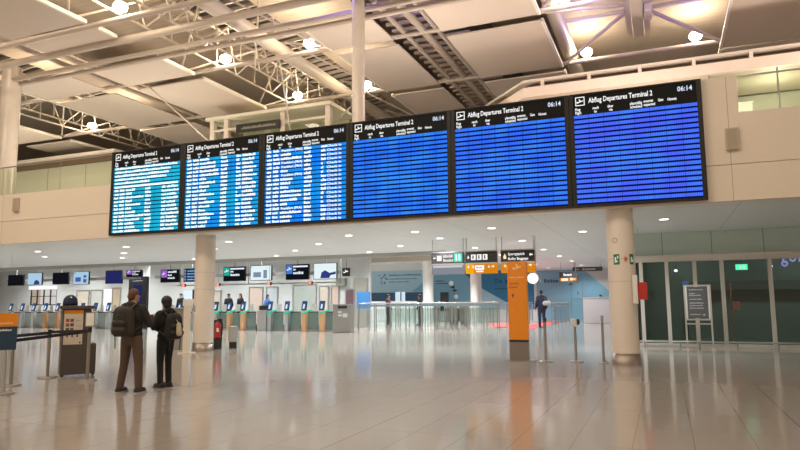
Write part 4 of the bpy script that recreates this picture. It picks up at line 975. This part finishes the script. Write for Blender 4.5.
    hr = MB(); hc = H(0, -.016, 1.672); q = hair_scale; ell(hr, hc, (.09*q, .094*q, .094*q)); ell(hr, H(0, -.05, 1.625-.03*(q-1)*6), (.078*q, .06*q, .075*q*q))
    if hair_long: ell(hr, H(0, -.055, 1.56), (.088, .06, .10)); ell(hr, H(.06, -.02, 1.58), (.035, .05, .09)); ell(hr, H(-.06, -.02, 1.58), (.035, .05, .09))
    remesh(hr, 'hair', hair, t, max(voxel*.8, .01), 3)
    ey = MB()
    for sx in (-.03, .03): ell(ey, H(sx, .066, 1.65), (.012, .012, .008))
    ey.build('eyes', DPRINT, t)
    return t
CLB = mat('black_cloth', (.012, .011, .011), .85, var=.3, scale=30, bump=.4); CLD = mat('charcoal_jacket', (.020, .017, .015), .8, var=.3, scale=20, bump=.5); CLT = mat('brown_trousers', (.105, .068, .043), .85, var=.15, scale=14, bump=.5)
HBR = mat('brown_hair', (.13, .05, .022), .6, var=.4, scale=60, bump=.6); HBK = mat('black_hair', (.010, .008, .008), .5, var=.4, scale=60, bump=.6); SHO = mat('dark_sneaker', (.03, .026, .024), .6)
BAGC = mat('black_brown_nylon', (.030, .022, .017), .7, var=.25, scale=30, bump=.4); BAGK = mat('black_nylon', (.013, .011, .010), .7, var=.3, scale=30, bump=.4)
MAN = (-9.02, 9.05, 0); MR = math.radians(45-36)
person('brown-haired person in dark jacket and brown trousers wearing big backpack', MAN, MR, 1.86, CLD, CLT, HBR, SHO,
       arms=(((-.27, .03, 1.15), (-.14, .26, 1.22)), ((.29, .06, 1.15), (.17, .29, 1.27))), feet=(.19, .17), head_yaw=math.radians(-25), slim=1.0)
WOM = (-8.98, 9.86, 0); WR = math.radians(42+38)
person('person all in black with black hair and backpack facing brown-haired companion', WOM, WR, 1.72, CLB, CLB, HBK, BLACK, hair_scale=1.16,
       arms=(((-.24, .05, 1.16), (-.08, .27, 1.18)), ((.25, .06, 1.15), (.10, .30, 1.17))), feet=(.09, .10), female=True, slim=.92)
def backpack(label, loc, rz, w, h, d, m, trim):
    t = thing('backpack', label, 'backpack', loc, rz, 'backpacks on the two travellers')
    b = MB(); b.cap((0, -.02, .12), (0, -.02, h-.12), d*.62, d*.52, 14)
    for sx in (-1, 1): b.cap((sx*(w/2-.09), 0, .10), (sx*(w/2-.10), .0, h-.14), .095, .08, 12)
    b.cap((-w/2+.1, .0, .09), (w/2-.1, 0, .09), .085, .085); b.cap((-w/2+.12, 0, h-.1), (w/2-.12, 0, h-.1), .07, .07)
    remesh(b, 'main_bag', m, t, .014)
    q = MB(); q.cap((-.09, -d*.62, .13), (.09, -d*.62, .13), .062, .062); q.cap((-.085, -d*.62, .25), (.085, -d*.62, .25), .058, .05); remesh(q, 'front_pocket', m, t, .012)
    mb = MB(); pts = [(-.1+.02*i, -d*.62-.02, .37+.03*math.sin(PI*i/10)) for i in range(11)]
    for a, c in zip(pts, pts[1:]): mb.tube(a, c, .008, 6)
    mb.build('zip', trim, t)
    mb = MB(); pts = [(.05*math.cos(PI*i/8), 0.03, h-.03+.055*math.sin(PI*i/8)) for i in range(9)]
    for a, c in zip(pts, pts[1:]): mb.tube(a, c, .010, 8)
    mb.build('grab_handle', trim, t)
    for sx in (-1, 1):
        mb = MB(); P = [(sx*.10, .06, h-.07), (sx*.125, .14, h+.005), (sx*.135, .22, h-.0), (sx*.14, .30, h-.08), (sx*.15, .335, h-.2), (sx*.165, .29, h-.36), (sx*.18, .17, .16), (sx*.15, .04, .08)]
        for a, c in zip(P, P[1:]): mb.bar(a, c, .05, .018)
        mb.build('shoulder_strap', trim, t)
        MB().bar((sx*.12, -.06, .04), (sx*.11, -.05, -.2), .02, .006).build('hanging_strap', trim, t)
    MB().box(-.03, .03, -d*.62-.068, -d*.62-.055, .28, .31).build('badge', trim, t)
    return t
def off(base, rz, dx, dy, z): c, s_ = math.cos(rz), math.sin(rz); return (base[0]+dx*c-dy*s_, base[1]+dx*s_+dy*c, z)
backpack('big dark brown black backpack on the brown-haired traveller', off(MAN, MR, -.01, -.245, 1.0), MR, .44, .58, .19, BAGC, mat('strap_brown', (.05, .035, .025), .6))
backpack('black backpack on the traveller dressed in black', off(WOM, WR, .0, -.23, .90), WR, .38, .54, .16, BAGK, mat('strap_black', (.03, .027, .025), .6))
t = thing('phone', 'phone held in both hands by brown-haired traveller', 'phone', off(MAN, MR, .03, .37, 1.36), MR)
MB().box(-.038, .038, -.004, .004, -.075, .075).build('case', BLACK, t, bevel=.003); MB().box(-.034, .034, -.0055, -.0045, -.07, .07).build('screen', emat('phone_glow', (.5, .55, .6), .8), t)
t = thing('hand_bag', 'small beige pouch at the hip of traveller in black', 'bag', off(WOM, WR, -.02, -.42, .93), WR)
remesh(MB().cap((0, 0, .1), (0, .02, .26), .06, .045), 'pouch', mat('beige_cloth', (.50, .42, .28), .8, bump=.3), t, .012)
MB().tube((0, .03, .28), (0, .13, .42), .008, 6).build('strap', mat('beige_cloth', (.5, .42, .28), .8), t)
struct('floor_podium', MB().box(-29, -20.8, 31.55, 34.5, 0, .24), GREY)
# far people
CB = mat('blue_coat', (.05, .14, .42), .7, var=.5, scale=8); CG = mat('grey_coat', (.45, .45, .44), .8); CN = mat('navy_coat', (.02, .025, .05), .8); CM = mat('maroon_coat', (.07, .02, .03), .8); HR2 = mat('auburn_hair', (.12, .035, .02), .6)
G = 'people in the background'
person('person in dark top with black hair behind leftmost green bag-drop', (-24.4, 32.0, .24), PI, 1.9, CLB, CLB, HBK, voxel=.03, group=G)
person('auburn-haired person in dark top behind green bag-drops', (-23.75, 32.3, .24), PI*.9, 1.9, CLB, CLB, HR2, voxel=.03, hair_long=True, group=G)
person('dark-haired person in blue coat at grey service counter', (-21.55, 31.9, .24), -PI/2, 1.82, CB, CLB, HBK, voxel=.03, hair_long=True, female=True, group=G)
person('dark-haired person behind the white post stand near cream column', (-28.2, 32.2, .24), PI, 1.95, CLB, CLB, HBK, voxel=.03, group=G)
person('person in maroon standing before left half of the leftmost mural', (-17.73, 40.9, 0), -PI/2, 2.08, CM, CN, HBK, voxel=.04, group=G)
person('person in navy standing before right half of the leftmost mural', (-15.4, 40.9, 0), PI/2, 2.08, CN, CN, HBK, voxel=.04, group=G)
person('person in navy coat walking on the red carpet right of the pylon', (-6.8, 38.6, 0), .5, 2.2, CN, CN, HBK, voxel=.03, group=G)
person('dark-haired person seated behind the white reception desk', (-4.15, 46.9, 0), PI, 1.95, CN, CN, HBK, voxel=.04, group=G)
t = thing('shoulder_bag', 'pale shoulder bag of the person on the red carpet', 'bag', (-6.48, 38.55, 1.32))
remesh(MB().cap((-.12, 0, .1), (.12, 0, .1), .15, .15), 'bag_body', CG, t, .03); MB().bar((.0, .0, .2), (-.25, .02, .6), .04, .01).build('strap', CG, t)

# ------------------------------------------------------------------ light of the hall
WARM = (1.0, .84, .66)
for x in (-22, -14, -6, 1):
    for y in (-2, 5, 11): area('hall_lamp', (x, y, 13.2), 3.0, 430, WARM)
area('front_wall_lamp', (-22, 7, 10.8), 5, 330, WARM, (math.radians(55), 0, 0), 1.0)
area('front_wall_lamp', (-9, 7, 10.8), 5, 330, WARM, (math.radians(55), 0, 0), 1.0)
area('front_wall_lamp', (2, 7, 10.8), 5, 270, WARM, (math.radians(55), 0, 0), 1.0)
for x, en in ((-31, 80), (-22, 85), (-14.5, 130), (-7.6, 230), (-.5, 200), (5.5, 240)): area('roof_fill', (x, 18.8, 6.6), 3.5, en, (1, .86, .73), (PI, 0, 0), .6)  # added fill without fixtures, brightens the sails from behind the boards
for x in (-24, -14, -5, 3): area('roof_fill', (x, -6, 6.0), 3, 230, WARM, (math.radians(145), 0, 0), 1)  # more added fill behind the camera, aimed up at the roof
for x, y, en in ((-40, 22, 420), (-31, 22, 420), (-20, 22, 260), (3.5, 22.0, 80)): 
    li = bpy.data.lights.new('gallery_fill', 'POINT'); li.energy = en; li.color = (1, .9, .72); li.shadow_soft_size = .3  # added fill without a fixture, brightens the gallery and lounge walls
    lo = bpy.data.objects.new('gallery_fill', li); C.objects.link(lo); lo.location = (x, y, 7.6)
w = bpy.data.worlds.new('World'); bpy.context.scene.world = w; w.use_nodes = True
bg = w.node_tree.nodes['Background']; bg.inputs[0].default_value = (1.0, .80, .60, 1); bg.inputs[1].default_value = .45

# ------------------------------------------------------------------ camera
F, YAW, PIT, ROL = 638.3925800896102, math.radians(22.34), math.radians(6.82), math.radians(-.44)
f = Vector((-math.sin(YAW)*math.cos(PIT), math.cos(YAW)*math.cos(PIT), math.sin(PIT)))
r = Vector((math.cos(YAW), math.sin(YAW), 0)); u = r.cross(f)
r2 = math.cos(ROL)*r+math.sin(ROL)*u; u2 = -math.sin(ROL)*r+math.cos(ROL)*u
cam = bpy.data.cameras.new('camera'); cam.sensor_width = 36; cam.lens = 36*F/800; cam.clip_end = 300
co = bpy.data.objects.new('camera', cam); C.objects.link(co)
M = Matrix((r2, u2, -f)).transposed().to_4x4(); M.translation = Vector((0, 0, 1.6)); co.matrix_world = M
sc = bpy.context.scene; sc.camera = co
sc.view_settings.view_transform = 'Standard'; sc.view_settings.look = 'None'; sc.view_settings.gamma = 1; sc.view_settings.exposure = 0.0
